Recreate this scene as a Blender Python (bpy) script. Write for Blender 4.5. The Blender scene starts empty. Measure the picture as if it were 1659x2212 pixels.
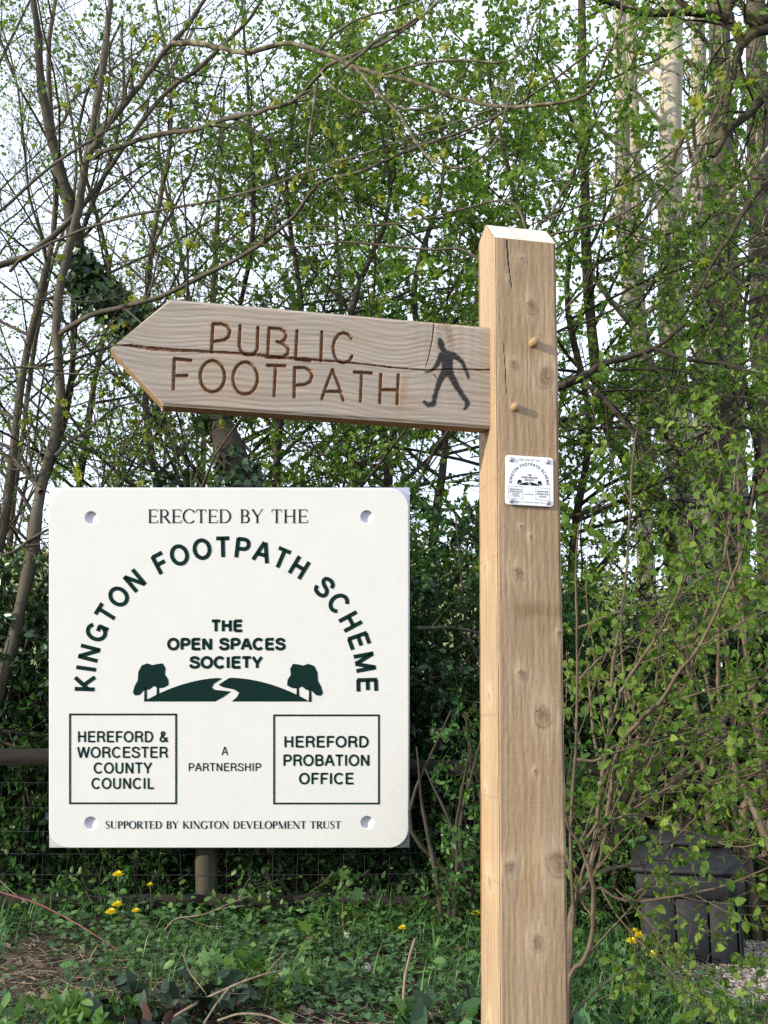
import bpy, math
import numpy as np
from mathutils import Matrix, Vector, Euler
R = math.radians
SC = bpy.context.scene
COL = SC.collection
# ------------------------------------------------------------------ camera, sky, sun, exposure
EYE = 1.5; PITCH = R(9.5); FOC = 0.98
cd = bpy.data.cameras.new('camera'); cam = bpy.data.objects.new('camera', cd); COL.objects.link(cam)
cam.location = (0, 0, EYE); cam.rotation_euler = (math.pi/2 + PITCH, 0, 0)
cd.sensor_fit = 'VERTICAL'; cd.sensor_height = 24; cd.lens = 24*FOC
cd.clip_start = 0.05; cd.clip_end = 3000
SC.camera = cam
SUN_EL = R(16); SUN_AZ = Vector((-0.90, -0.44, 0)).normalized()      # towards the sun, low on the left behind the viewer
sd = Vector((SUN_AZ.x*math.cos(SUN_EL), SUN_AZ.y*math.cos(SUN_EL), math.sin(SUN_EL)))
w = bpy.data.worlds.new('World'); SC.world = w; w.use_nodes = True
nt = w.node_tree; bg = nt.nodes['Background']
sky = nt.nodes.new('ShaderNodeTexSky'); sky.sky_type = 'NISHITA'; sky.sun_disc = False
sky.sun_elevation = SUN_EL; sky.sun_rotation = math.atan2(sd.x, sd.y); sky.dust_density = 3.0; sky.air_density = 1.0; sky.ozone_density = 1.0
tc = nt.nodes.new('ShaderNodeTexCoord'); cn = nt.nodes.new('ShaderNodeTexNoise'); cn.inputs['Scale'].default_value = 2.2; cn.inputs['Detail'].default_value = 6
nt.links.new(tc.outputs['Generated'], cn.inputs['Vector'])
cr = nt.nodes.new('ShaderNodeValToRGB'); cr.color_ramp.elements[0].position = 0.34; cr.color_ramp.elements[0].color = (0.55, 0.55, 0.55, 1); cr.color_ramp.elements[1].position = 0.5
nt.links.new(cn.outputs['Fac'], cr.inputs[0])
cm = nt.nodes.new('ShaderNodeMixRGB'); nt.links.new(cr.outputs[0], cm.inputs[0]); nt.links.new(sky.outputs[0], cm.inputs[1]); cm.inputs[2].default_value = (4.9, 5.5, 6.5, 1)   # thin bright cloud
nt.links.new(cm.outputs[0], bg.inputs['Color']); bg.inputs['Strength'].default_value = 0.15
ld = bpy.data.lights.new('sun', 'SUN'); ld.energy = 3.2; ld.angle = R(0.5); ld.color = (1.0, 0.90, 0.74)
lo = bpy.data.objects.new('sun', ld); COL.objects.link(lo); lo.rotation_euler = sd.to_track_quat('Z', 'Y').to_euler()
SC.view_settings.view_transform = 'Standard'; SC.view_settings.look = 'None'
SC.view_settings.exposure = 0.95; SC.view_settings.gamma = 1.0
SC.cycles.max_bounces = 8; SC.cycles.transparent_max_bounces = 4
SC.cycles.use_denoising = False

RNG = np.random.default_rng(7)

def W(px, py, Y):
    """surveyed point: photo pixel (1659 x 2212) carried out to the distance Y in front of the viewer"""
    a = (px-829.5)/2212/FOC; b = (1106-py)/2212/FOC
    d = np.array((a, math.cos(PITCH)-b*math.sin(PITCH), math.sin(PITCH)+b*math.cos(PITCH)))
    return np.array((0, 0, EYE)) + d*(Y/d[1])
def WL(pts, Y0, Y1=None):
    Y1 = Y0 if Y1 is None else Y1; n = max(len(pts)-1, 1)
    return np.array([W(p[0], p[1], Y0+(Y1-Y0)*i/n) for i, p in enumerate(pts)])

# ------------------------------------------------------------------ object helpers
def empty(name, label, cat, loc=(0, 0, 0), group=None, rot=(0, 0, 0)):
    o = bpy.data.objects.new(name, None); COL.objects.link(o); o.location = loc; o.rotation_euler = rot
    o.empty_display_size = 0.1
    return tag(o, label, cat, group)
def tag(o, label, cat, group=None, kind=None):
    if label: o['label'] = label
    if cat: o['category'] = cat
    if group: o['group'] = group
    if kind: o['kind'] = kind
    return o
def mesh(name, V, F, mat, parent=None, smooth=True, attrs=None):
    """V (n,3); F list of (m,k) arrays of one polygon size each, or a plain list of tuples"""
    me = bpy.data.meshes.new(name)
    V = np.asarray(V, dtype=np.float32)
    if isinstance(F, list) and len(F) and isinstance(F[0], (tuple,)):
        me.from_pydata(V.tolist(), [], F)
    else:
        if not isinstance(F, list): F = [F]
        F = [np.asarray(f, dtype=np.int32) for f in F if len(f)]
        me.vertices.add(len(V)); me.vertices.foreach_set('co', V.ravel())
        idx = np.concatenate([f.ravel() for f in F]); cnt = np.concatenate([np.full(len(f), f.shape[1], dtype=np.int32) for f in F])
        st = np.concatenate(([0], np.cumsum(cnt)[:-1])).astype(np.int32)
        me.loops.add(len(idx)); me.loops.foreach_set('vertex_index', idx)
        me.polygons.add(len(cnt)); me.polygons.foreach_set('loop_start', st); me.polygons.foreach_set('loop_total', cnt)
    if attrs:
        for k, v in attrs.items():
            a = me.attributes.new(k, 'FLOAT', 'POINT'); a.data.foreach_set('value', np.asarray(v, dtype=np.float32))
    me.update(calc_edges=True); me.validate()
    if smooth: me.polygons.foreach_set('use_smooth', np.ones(len(me.polygons), dtype=bool))
    if mat: me.materials.append(mat)
    o = bpy.data.objects.new(name, me); COL.objects.link(o)
    if parent: o.parent = parent
    return o
class MB:
    """collects boxes, tubes and grids into one mesh"""
    def __init__(s): s.v = []; s.f = {}; s.n = 0
    def add(s, V, F):
        V = np.asarray(V, dtype=float); s.v.append(V)
        for f in (F if isinstance(F, list) else [F]):
            f = np.asarray(f); s.f.setdefault(f.shape[1], []).append(f+s.n)
        s.n += len(V)
    def box(s, c, size, rz=0, taper=1.0, bev=0.0):
        x, y, z = np.array(size)/2; b = bev
        V = []
        if b > 0:
            for zz, k in ((-z, 1), (-z+b, 0), (z-b, 0), (z, 1)):
                xx, yy = x-b*k, y-b*k; q = b*0.7
                V += [(-xx+q, -yy, zz), (xx-q, -yy, zz), (xx, -yy+q, zz), (xx, yy-q, zz), (xx-q, yy, zz), (-xx+q, yy, zz), (-xx, yy-q, zz), (-xx, -yy+q, zz)]
            V = np.array(V)
            F4 = [(8*r+i, 8*r+(i+1) % 8, 8*r+8+(i+1) % 8, 8*r+8+i) for r in range(3) for i in range(8)]
            F8 = [tuple(range(7, -1, -1)), tuple(range(24, 32))]
            Fs = [np.array(F4), np.array(F8)]
        else:
            V = np.array([(a, b_, c_) for c_ in (-z, z) for a, b_ in ((-x, -y), (x, -y), (x, y), (-x, y))])
            Fs = [np.array([(3, 2, 1, 0), (4, 5, 6, 7), (0, 1, 5, 4), (1, 2, 6, 5), (2, 3, 7, 6), (3, 0, 4, 7)])]
        V[V[:, 2] > 0, :2] *= taper
        ca, sa = math.cos(rz), math.sin(rz)
        V = np.c_[V[:, 0]*ca-V[:, 1]*sa, V[:, 0]*sa+V[:, 1]*ca, V[:, 2]] + np.array(c)
        s.add(V, Fs); return s
    def tube(s, P, r, n=8, cap=True):
        V, F = tubes(np.asarray(P, float)[None], np.broadcast_to(np.asarray(r, float), (len(P),))[None], n)
        s.add(V, F)
        if cap:
            k = len(P); s.f.setdefault(n, []).append(np.array([list(range(n))[::-1], [(k-1)*n+i for i in range(n)]])+s.n-len(V))
        return s
    def build(s, name, mat, parent=None, smooth=False, attrs=None):
        return mesh(name, np.concatenate(s.v), [np.concatenate(v) for v in s.f.values()], mat, parent, smooth, attrs)
def unit(a): return a/np.maximum(np.linalg.norm(a, axis=-1, keepdims=True), 1e-9)
def tubes(P, rad, n):
    """P (M,K,3), rad (M,K) -> quads of M tubes"""
    M, K, _ = P.shape
    T = np.empty_like(P); T[:, 1:-1] = P[:, 2:]-P[:, :-2]; T[:, 0] = P[:, 1]-P[:, 0]; T[:, -1] = P[:, -1]-P[:, -2]
    T = unit(T)
    D = unit(P[:, -1]-P[:, 0]); ref = np.where((np.abs(D[:, 2]) < 0.8)[:, None], np.array([0, 0, 1.]), np.array([1., 0, 0]))
    A = unit(np.cross(T, ref[:, None])); B = np.cross(T, A)
    th = np.arange(n)*2*math.pi/n
    V = P[:, :, None] + rad[:, :, None, None]*(A[:, :, None]*np.cos(th)[:, None]+B[:, :, None]*np.sin(th)[:, None])
    i = np.arange(M)[:, None, None]*K*n; k = np.arange(K-1)[:, None]*n; j = np.arange(n); j2 = (j+1) % n
    F = np.stack([i+k+j, i+k+j2, i+k+n+j2, i+k+n+j], -1).reshape(-1, 4)
    return V.reshape(-1, 3), F
def smooth_line(P, k):
    """Catmull-Rom through P, resampled to k points"""
    P = np.asarray(P, float)
    if len(P) == 2: return P[0]+(P[1]-P[0])*np.linspace(0, 1, k)[:, None]
    Q = np.vstack([2*P[0]-P[1], P, 2*P[-1]-P[-2]])
    u = np.linspace(0, len(P)-1-1e-6, k); i = u.astype(int); t = (u-i)[:, None]
    a, b, c, d = Q[i], Q[i+1], Q[i+2], Q[i+3]
    return 0.5*(2*b+(c-a)*t+(2*a-5*b+4*c-d)*t*t+(3*b-a-3*c+d)*t**3)
_LAT = np.random.default_rng(3).random((257, 257))
def vnoise(x, y):
    """2-D value noise 0..1"""
    xi = np.floor(x).astype(int); yi = np.floor(y).astype(int); fx = x-xi; fy = y-yi
    fx = fx*fx*(3-2*fx); fy = fy*fy*(3-2*fy); a = xi % 256; b = yi % 256; a1 = (a+1) % 256; b1 = (b+1) % 256
    return (_LAT[a, b]*(1-fx)+_LAT[a1, b]*fx)*(1-fy)+(_LAT[a, b1]*(1-fx)+_LAT[a1, b1]*fx)*fy
def fbm(x, y, o=3):
    s = 0; a = 0.5
    for i in range(o): s = s+a*vnoise(x*2**i+17*i, y*2**i+31*i); a *= 0.5
    return s/(1-0.5**o)

# ------------------------------------------------------------------ materials
def newmat(name):
    m = bpy.data.materials.new(name); m.use_nodes = True
    n = m.node_tree.nodes; l = m.node_tree.links
    return m, n, l, n['Principled BSDF']
def ramp(n, stops):
    r = n.new('ShaderNodeValToRGB'); e = r.color_ramp.elements
    while len(e) < len(stops): e.new(0.5)
    for q, (p, c) in zip(e, stops): q.position = p; q.color = (*c, 1)
    return r
def noise(n, l, scale, detail=4, rough=0.6, vec=None, coord='Object', stretch=None):
    t = n.new('ShaderNodeTexNoise'); t.inputs['Scale'].default_value = scale; t.inputs['Detail'].default_value = detail; t.inputs['Roughness'].default_value = rough
    c = n.new('ShaderNodeTexCoord'); src = c.outputs[coord]
    if stretch:
        mp = n.new('ShaderNodeMapping'); mp.inputs['Scale'].default_value = stretch; l.new(src, mp.inputs[0]); src = mp.outputs[0]
    l.new(src, t.inputs['Vector']); return t
def bump(n, l, src, strength, dist, target):
    b = n.new('ShaderNodeBump'); b.inputs['Strength'].default_value = strength; b.inputs['Distance'].default_value = dist
    l.new(src, b.inputs['Height']); l.new(b.outputs[0], target.inputs['Normal'])
def mottled(name, stops, scale=8, rough=0.8, bmp=0.4, bdist=0.01, detail=6, stretch=None, spec=0.3):
    m, n, l, p = newmat(name)
    t = noise(n, l, scale, detail, 0.65, stretch=stretch); r = ramp(n, stops)
    l.new(t.outputs['Fac'], r.inputs[0]); l.new(r.outputs[0], p.inputs['Base Color'])
    p.inputs['Roughness'].default_value = rough; p.inputs['Specular IOR Level'].default_value = spec
    if bmp: bump(n, l, t.outputs['Fac'], bmp, bdist, p)
    return m
def leafmat(name, stops, trans=0.35, rough=0.45, spec=0.35, tcol=None):
    m, n, l, p = newmat(name)
    a = n.new('ShaderNodeAttribute'); a.attribute_name = 'tint'
    r = ramp(n, stops); l.new(a.outputs['Fac'], r.inputs[0]); l.new(r.outputs[0], p.inputs['Base Color'])
    p.inputs['Roughness'].default_value = rough; p.inputs['Specular IOR Level'].default_value = spec
    tr = n.new('ShaderNodeBsdfTranslucent'); hs = n.new('ShaderNodeMixRGB'); hs.blend_type = 'MULTIPLY'; hs.inputs[0].default_value = 1
    l.new(r.outputs[0], hs.inputs[1]); hs.inputs[2].default_value = (*(tcol or (1.6, 1.5, 0.6)), 1)
    l.new(hs.outputs[0], tr.inputs['Color'])
    mx = n.new('ShaderNodeMixShader'); mx.inputs[0].default_value = trans
    l.new(p.outputs[0], mx.inputs[1]); l.new(tr.outputs[0], mx.inputs[2])
    l.new(mx.outputs[0], n['Material Output'].inputs['Surface'])
    return m
def plain(name, col, rough=0.5, metal=0, spec=0.5):
    m, n, l, p = newmat(name); p.inputs['Base Color'].default_value = (*col, 1); p.inputs['Roughness'].default_value = rough
    p.inputs['Metallic'].default_value = metal; p.inputs['Specular IOR Level'].default_value = spec; return m
def woodmat(name, dark, mid, light, knot, groove, paint=(0.012, 0.012, 0.014), rough=0.75, fibre=(260, 260, 9)):
    """sawn softwood: growth rings, knots, saw cuts and stencil arrive as attributes of the surface"""
    m, n, l, p = newmat(name)
    def at(nm):
        a = n.new('ShaderNodeAttribute'); a.attribute_name = nm; return a.outputs['Fac']
    def mix(a, b, f, mode='MIX'):
        x = n.new('ShaderNodeMixRGB'); x.blend_type = mode
        if isinstance(f, float): x.inputs[0].default_value = f
        else: l.new(f, x.inputs[0])
        for s, i in ((a, 1), (b, 2)):
            if isinstance(s, tuple): x.inputs[i].default_value = (*s, 1)
            else: l.new(s, x.inputs[i])
        return x.outputs[0]
    r = ramp(n, [(0.0, dark), (0.5, mid), (1.0, light)]); l.new(at('grain'), r.inputs[0])
    fb = noise(n, l, 1.0, 5, 0.7, stretch=fibre); fr = ramp(n, [(0.25, (0.72, 0.72, 0.72)), (0.7, (1.12, 1.12, 1.12))]); l.new(fb.outputs['Fac'], fr.inputs[0])
    c = mix(r.outputs[0], fr.outputs[0], 1.0, 'MULTIPLY')
    hn = noise(n, l, 1.0, 3, 0.6, stretch=(11, 11, 2.2)); hr = ramp(n, [(0.3, (1.08, 0.99, 0.87)), (0.5, (1, 1, 1)), (0.7, (0.96, 0.965, 0.96))]); l.new(hn.outputs['Fac'], hr.inputs[0])
    c = mix(c, hr.outputs[0], 1.0, 'MULTIPLY')
    c = mix(c, knot, at('knot')); c = mix(c, groove, at('groove')); c = mix(c, paint, at('paint'))
    l.new(c, p.inputs['Base Color']); p.inputs['Roughness'].default_value = rough; p.inputs['Specular IOR Level'].default_value = 0.25
    bump(n, l, fb.outputs['Fac'], 0.25, 0.0015, p)
    return m

M = {}
M['post'] = woodmat('sawn_post_wood', (0.265, 0.175, 0.097), (0.375, 0.268, 0.165), (0.48, 0.375, 0.255), (0.16, 0.088, 0.046), (0.05, 0.03, 0.02))
M['board'] = woodmat('sawn_board_wood', (0.24, 0.19, 0.145), (0.365, 0.305, 0.25), (0.48, 0.42, 0.36), (0.22, 0.12, 0.07), (0.17, 0.075, 0.028), fibre=(9, 260, 260))
M['endgrain'] = mottled('pale_end_grain', [(0.3, (0.62, 0.50, 0.36)), (0.7, (0.78, 0.68, 0.54))], 30, 0.8, 0.1)
M['edge'] = mottled('sawn_edge_wood', [(0.3, (0.26, 0.15, 0.07)), (0.7, (0.38, 0.24, 0.12))], 1, 0.8, 0.2, 0.002, stretch=(6, 120, 120))
M['peg'] = mottled('oak_peg', [(0.3, (0.30, 0.19, 0.085)), (0.7, (0.42, 0.29, 0.15))], 60, 0.6, 0.1)
M['white_plastic'] = plain('white_plastic', (0.80, 0.81, 0.82), 0.35)
M['print_green'] = plain('dark_green_print', (0.005, 0.022, 0.019), 0.8, 0, 0.08)
M['screw'] = plain('dull_zinc', (0.42, 0.42, 0.44), 0.45, 0.7)
M['bark_grey'] = mottled('grey_smooth_bark', [(0.25, (0.04, 0.034, 0.024)), (0.55, (0.085, 0.072, 0.05)), (0.8, (0.14, 0.125, 0.095))], 9, 0.85, 0.4, 0.01, stretch=(1, 1, .35))
M['bark_sun'] = mottled('painted_sun_bark', [(0.25, (0.18, 0.155, 0.115)), (0.5, (0.36, 0.32, 0.24)), (0.75, (0.50, 0.46, 0.37))], 6, 0.9, 0.5, 0.012, stretch=(1, 1, .25))  # bark lightened to carry the sunlight that does not reach the tall trunks
M['bark_dark'] = mottled('dark_bark', [(0.3, (0.022, 0.018, 0.013)), (0.7, (0.06, 0.05, 0.035))], 10, 0.9, 0.5, 0.01)
M['bark_lichen'] = mottled('lichen_bark', [(0.35, (0.05, 0.04, 0.028)), (0.52, (0.12, 0.105, 0.06)), (0.62, (0.24, 0.24, 0.16)), (0.75, (0.15, 0.15, 0.06))], 22, 0.9, 0.5, 0.004)
M['bark_brown'] = mottled('hazel_bark', [(0.3, (0.06, 0.042, 0.026)), (0.6, (0.12, 0.09, 0.058)), (0.8, (0.21, 0.17, 0.12))], 14, 0.7, 0.3, 0.004)
M['bark_moss'] = mottled('mossy_bark', [(0.35, (0.025, 0.02, 0.013)), (0.6, (0.06, 0.05, 0.025)), (0.8, (0.13, 0.12, 0.03))], 7, 0.95, 0.6, 0.02)
M['leaf_mid'] = leafmat('spring_leaves', [(0, (0.055, 0.115, 0.018)), (0.5, (0.118, 0.212, 0.033)), (1, (0.22, 0.305, 0.055))], 0.5, tcol=(1.35, 1.5, 0.65))
M['leaf_dark'] = leafmat('evergreen_leaves', [(0, (0.012, 0.036, 0.012)), (0.6, (0.024, 0.062, 0.02)), (1, (0.045, 0.095, 0.03))], 0.12, 0.3, 0.5)
M['leaf_hedge'] = leafmat('hedge_leaves', [(0, (0.025, 0.07, 0.013)), (0.6, (0.05, 0.13, 0.026)), (1, (0.10, 0.20, 0.042))], 0.35, tcol=(1.2, 1.5, 0.7))
M['leaf_hazel'] = leafmat('hazel_leaves', [(0, (0.06, 0.125, 0.022)), (0.5, (0.112, 0.198, 0.038)), (1, (0.20, 0.285, 0.06))], 0.45, 0.6, 0.15)
M['leaf_lime'] = leafmat('young_maple_leaves', [(0, (0.14, 0.19, 0.03)), (0.5, (0.22, 0.27, 0.045)), (1, (0.32, 0.33, 0.07))], 0.45, 0.5)
M['leaf_ivy'] = leafmat('ground_ivy_leaves', [(0, (0.02, 0.06, 0.018)), (0.5, (0.042, 0.11, 0.032)), (1, (0.085, 0.17, 0.058))], 0.2, 0.4, 0.4)
M['leaf_bramble'] = leafmat('bramble_leaves', [(0, (0.012, 0.022, 0.016)), (0.55, (0.028, 0.05, 0.032)), (0.9, (0.05, 0.075, 0.05)), (1, (0.055, 0.03, 0.025))], 0.08, 0.55, 0.2)
M['leaf_green'] = leafmat('fresh_herb_leaves', [(0, (0.05, 0.12, 0.025)), (0.6, (0.085, 0.175, 0.04)), (1, (0.14, 0.23, 0.065))], 0.3, 0.5)
M['grass'] = leafmat('grass_blades', [(0, (0.03, 0.09, 0.02)), (0.6, (0.06, 0.15, 0.03)), (1, (0.11, 0.2, 0.05))], 0.25, 0.45)
M['petal'] = leafmat('yellow_petals', [(0, (0.74, 0.55, 0.008)), (1, (0.85, 0.70, 0.02))], 0.25, tcol=(1, 1, 1))
M['dead'] = mottled('dead_stem', [(0.3, (0.14, 0.10, 0.065)), (0.7, (0.30, 0.23, 0.16))], 30, 0.85, 0.2, 0.002)
M['redstem'] = mottled('red_bramble_stem', [(0.3, (0.09, 0.025, 0.022)), (0.7, (0.17, 0.06, 0.05))], 30, 0.6, 0.2, 0.002)
M['litter'] = leafmat('dead_leaf_litter', [(0, (0.06, 0.04, 0.025)), (0.5, (0.13, 0.09, 0.06)), (1, (0.27, 0.21, 0.15))], 0.1, 0.8, 0.2, (1, 1, 1))
M['soil'] = mottled('soil', [(0.3, (0.025, 0.019, 0.013)), (0.6, (0.06, 0.046, 0.03)), (0.8, (0.035, 0.05, 0.02))], 5, 0.95, 0.8, 0.03, 8)
M['field'] = mottled('sunlit_field', [(0.3, (0.16, 0.18, 0.06)), (0.7, (0.26, 0.25, 0.10))], 0.4, 0.95, 0.3, 0.1)
M['hill'] = mottled('hill_pasture', [(0.35, (0.05, 0.08, 0.035)), (0.55, (0.13, 0.14, 0.07)), (0.75, (0.18, 0.16, 0.09))], 0.05, 1, 0)
M['stone'] = leafmat('gravel_stones', [(0, (0.12, 0.10, 0.085)), (0.5, (0.25, 0.215, 0.18)), (1, (0.42, 0.38, 0.33))], 0.0, 0.85, 0.3)
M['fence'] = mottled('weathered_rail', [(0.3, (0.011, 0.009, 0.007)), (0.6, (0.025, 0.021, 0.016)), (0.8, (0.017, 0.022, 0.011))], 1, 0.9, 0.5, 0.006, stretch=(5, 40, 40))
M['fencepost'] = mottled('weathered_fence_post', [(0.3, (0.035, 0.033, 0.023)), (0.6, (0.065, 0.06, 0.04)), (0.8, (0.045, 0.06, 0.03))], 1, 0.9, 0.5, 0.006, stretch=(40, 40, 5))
M['wire'] = plain('galvanised_wire', (0.04, 0.042, 0.047), 0.6, 0.3)
M['bin'] = mottled('charcoal_plastic', [(0.3, (0.009, 0.010, 0.011)), (0.7, (0.021, 0.022, 0.025))], 1, 0.7, 0.15, 0.003, stretch=(60, 60, 4))
M['pale_stone'] = mottled('pale_stone', [(0.3, (0.4, 0.38, 0.36)), (0.7, (0.6, 0.58, 0.55))], 20, 0.8, 0.2)
M['bin_dark'] = plain('bin_inside', (0.006, 0.006, 0.007), 0.8)

# ------------------------------------------------------------------ plants: branching and leaves, all in arrays
def spawn(P, rad, n, t0, t1, ang, length, K, wob, trop, rfac=0.6, rng=RNG, lenvar=0.35):
    """n side branches on every line of P (M,K0,3)"""
    Mn, K0, _ = P.shape; m = Mn*n
    par = np.repeat(np.arange(Mn), n)
    t = t0+(t1-t0)*((np.tile(np.arange(n), Mn)+rng.random(m))/n)
    u = t*(K0-1); i = np.minimum(u.astype(int), K0-2); f = (u-i)[:, None]
    p0 = P[par, i]*(1-f)+P[par, i+1]*f; T = unit(P[par, i+1]-P[par, i])
    r0 = rad[par, i]*(1-f[:, 0])+rad[par, i+1]*f[:, 0]
    rnd = unit(rng.normal(size=(m, 3))); side = unit(rnd-T*np.sum(rnd*T, 1, keepdims=True))
    a = R(ang)*(0.7+0.6*rng.random(m))[:, None]
    D = unit(T*np.cos(a)+side*np.sin(a))
    plen = np.linalg.norm(np.diff(P, axis=1), axis=2).sum(1)[par]
    L = length*(1-lenvar+2*lenvar*rng.random(m))*(1.15-0.55*t)
    if length < 0: L = -length*plen*(1-lenvar+2*lenvar*rng.random(m))*(1.15-0.55*t)
    step = (L/(K-1))[:, None]; Q = np.empty((m, K, 3)); Q[:, 0] = p0; d = D; tr = np.asarray(trop, float)
    for k in range(1, K):
        d = unit(d+rng.normal(size=(m, 3))*wob+tr/(K-1)); Q[:, k] = Q[:, k-1]+d*step
    r = (np.minimum(r0*rfac, L*0.03)[:, None])*np.linspace(1, 0.3, K)
    return Q, np.maximum(r, 0.0011)
LEAF = {  # half outlines along the midrib (x, half width), fold, droop
    'small': ([(0, 0), (0.45, 0.32), (1, 0)], 0.10, 0.0),
    'oval': ([(0, 0), (0.3, 0.26), (0.7, 0.22), (1, 0)], 0.10, -0.12),
    'hazel': ([(0, 0), (0.12, 0.3), (0.42, 0.40), (0.75, 0.28), (1, 0)], 0.17, -0.24),
    'ivy': ([(0, 0), (-0.05, 0.3), (0.22, 0.27), (0.32, 0.52), (0.52, 0.26), (1, 0)], 0.06, -0.08),
    'maple': ([(0, 0), (-0.1, 0.28), (0.12, 0.25), (0.25, 0.58), (0.42, 0.30), (0.70, 0.42), (0.66, 0.18), (1, 0)], 0.08, -0.15),
    'lance': ([(0, 0), (0.3, 0.12), (0.7, 0.1), (1, 0)], 0.05, -0.2),
}
def leaves(kind, pos, axis, nrm, size, rng=RNG, tint=None):
    prof, fold, droop = LEAF[kind]; k = len(prof)
    x = np.array([q[0] for q in prof]); y = np.array([q[1] for q in prof])
    mid = np.c_[x, 0*x, droop*x*x]
    inn = np.arange(1, k-1)
    L = np.c_[x[inn], y[inn], droop*x[inn]**2+fold*y[inn]/0.4]; Rr = L*np.array([1, -1, 1])
    if kind in ('maple', 'ivy'): mid[:, 0] = np.linspace(0, 1, k); mid[:, 2] = droop*mid[:, 0]**2
    T = np.vstack([mid, L, Rr]); nl = k-2
    q4, q3 = [], [(0, 1, k), (0, k+nl, 1), (k-2, k-1, k+nl-1), (k-2, k+2*nl-1, k-1)]
    for j in range(1, k-2): q4 += [(j, j+1, k+j, k+j-1), (j+1, j, k+nl+j-1, k+nl+j)]
    N = len(pos); axis = unit(axis); side = unit(np.cross(nrm, axis)); nn = np.cross(axis, side)
    s = np.broadcast_to(np.asarray(size, float), (N,))[:, None, None]
    V = pos[:, None]+s*(axis[:, None]*T[None, :, 0:1]+side[:, None]*T[None, :, 1:2]+nn[:, None]*T[None, :, 2:3])
    off = (np.arange(N)*len(T))[:, None, None]; F = [(np.array(q3)[None]+off).reshape(-1, 3)]
    if q4: F.append((np.array(q4)[None]+off).reshape(-1, 4))
    if tint is None: tint = rng.random(N)
    return V.reshape(-1, 3), F, np.repeat(np.clip(tint, 0, 1), len(T))
def leaves_on(P, per, kind, size, spread=0.9, droop=0.35, clump=0.0, t0=0.15, rng=RNG, up=0.6):
    """leaves along twigs P (M,K,3)"""
    Mn, K, _ = P.shape; m = Mn*per
    par = np.repeat(np.arange(Mn), per); t = t0+(1-t0)*rng.random(m)
    u = t*(K-1); i = np.minimum(u.astype(int), K-2); f = (u-i)[:, None]
    p = P[par, i]*(1-f)+P[par, i+1]*f; T = unit(P[par, i+1]-P[par, i])
    ax = unit(T*0.6+rng.normal(size=(m, 3))*spread+np.array([0, 0, -droop]))
    nr = unit(rng.normal(size=(m, 3))*0.7+np.array([0, 0, up]))
    sz = size*(0.55+0.75*rng.random(m))
    tint = np.clip(rng.normal(0.45, 0.22, m)+(rng.normal(0, 0.18, Mn))[par], 0, 1)
    return leaves(kind, p, ax, nr, sz, rng, tint)
CLEAR = (-2.32, 0.26, 3.4, 7.0, 0.30, 2.98)     # x, y, z box kept free of twigs: the clearing in front of the added inset board
def outside(Q):
    c = CLEAR; q = (Q[..., 0] > c[0]) & (Q[..., 0] < c[1]) & (Q[..., 1] > c[2]) & (Q[..., 1] < c[3]) & (Q[..., 2] > c[4]) & (Q[..., 2] < c[5])
    return ~q.any(axis=tuple(range(1, q.ndim))) if q.ndim > 1 else ~q
class Plant:
    """a tree or bush thing: wood in one part, leaves in another"""
    def __init__(s, name, label, cat, base, group=None):
        s.root = empty(name, label, cat, tuple(base), group); s.base = np.asarray(base, float); s.w = []; s.lv = {}; s.w2 = []; s.parts = []
    def part(s, name, mat):
        s.parts.append((name, mat, s.w+s.w2)); s.w = []; s.w2 = []
    def limb(s, P, r0, r1=None, k=None, n=7):
        P = smooth_line(P, k or max(5, 3*len(P)))
        r = np.linspace(r0, r0*0.3 if r1 is None else r1, len(P))
        P = P+RNG.normal(size=P.shape)*np.minimum(r, 0.02)[:, None]*0.22; r = r*(1+0.07*RNG.normal(size=len(P)))
        s.w.append(tubes(P[None], r[None], n)); return P[None], r[None]
    def twigs(s, PR, n, t0, t1, ang, length, K=5, wob=0.15, trop=(0, 0, 0), rfac=0.6, sides=4, lenvar=0.35, fine=True):
        Q, r = spawn(PR[0], PR[1], n, t0, t1, ang, length, K, wob, trop, rfac, lenvar=lenvar)
        ok = outside(Q); Q, r = Q[ok], r[ok]
        (s.w2 if fine else s.w).append(tubes(Q, r, sides)); return Q, r
    def leaf(s, PR, per, kind, size, mat='leaf_mid', name='crown', **kw):
        s.lv.setdefault((name, mat), []).append(leaves_on(PR[0], per, kind, size, **kw))
    def done(s, bark='bark_grey', wood='trunk', fine='branches', finebark=None):
        def put(name, parts, mat, tint=False):
            V = []; F = {}; n = 0; A = []
            for p in parts:
                V.append(p[0]-s.base)
                for f in (p[1] if isinstance(p[1], list) else [p[1]]): F.setdefault(f.shape[1], []).append(f+n)
                n += len(p[0])
                if tint: A.append(p[2])
            mesh(name, np.concatenate(V), [np.concatenate(q) for q in F.values()], M[mat], s.root, not tint, {'tint': np.concatenate(A)} if tint else None)
        for nm, mt, ws in s.parts: put(nm, ws, mt)
        if s.w+s.w2: put(wood, s.w+s.w2, bark)
        for (nm, mt), ps in s.lv.items(): put(nm, ps, mt, True)
        return s.root
def join(*prs):
    """stack branch sets of one length of line"""
    return np.concatenate([p[0] for p in prs]), np.concatenate([p[1] for p in prs])

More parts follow.
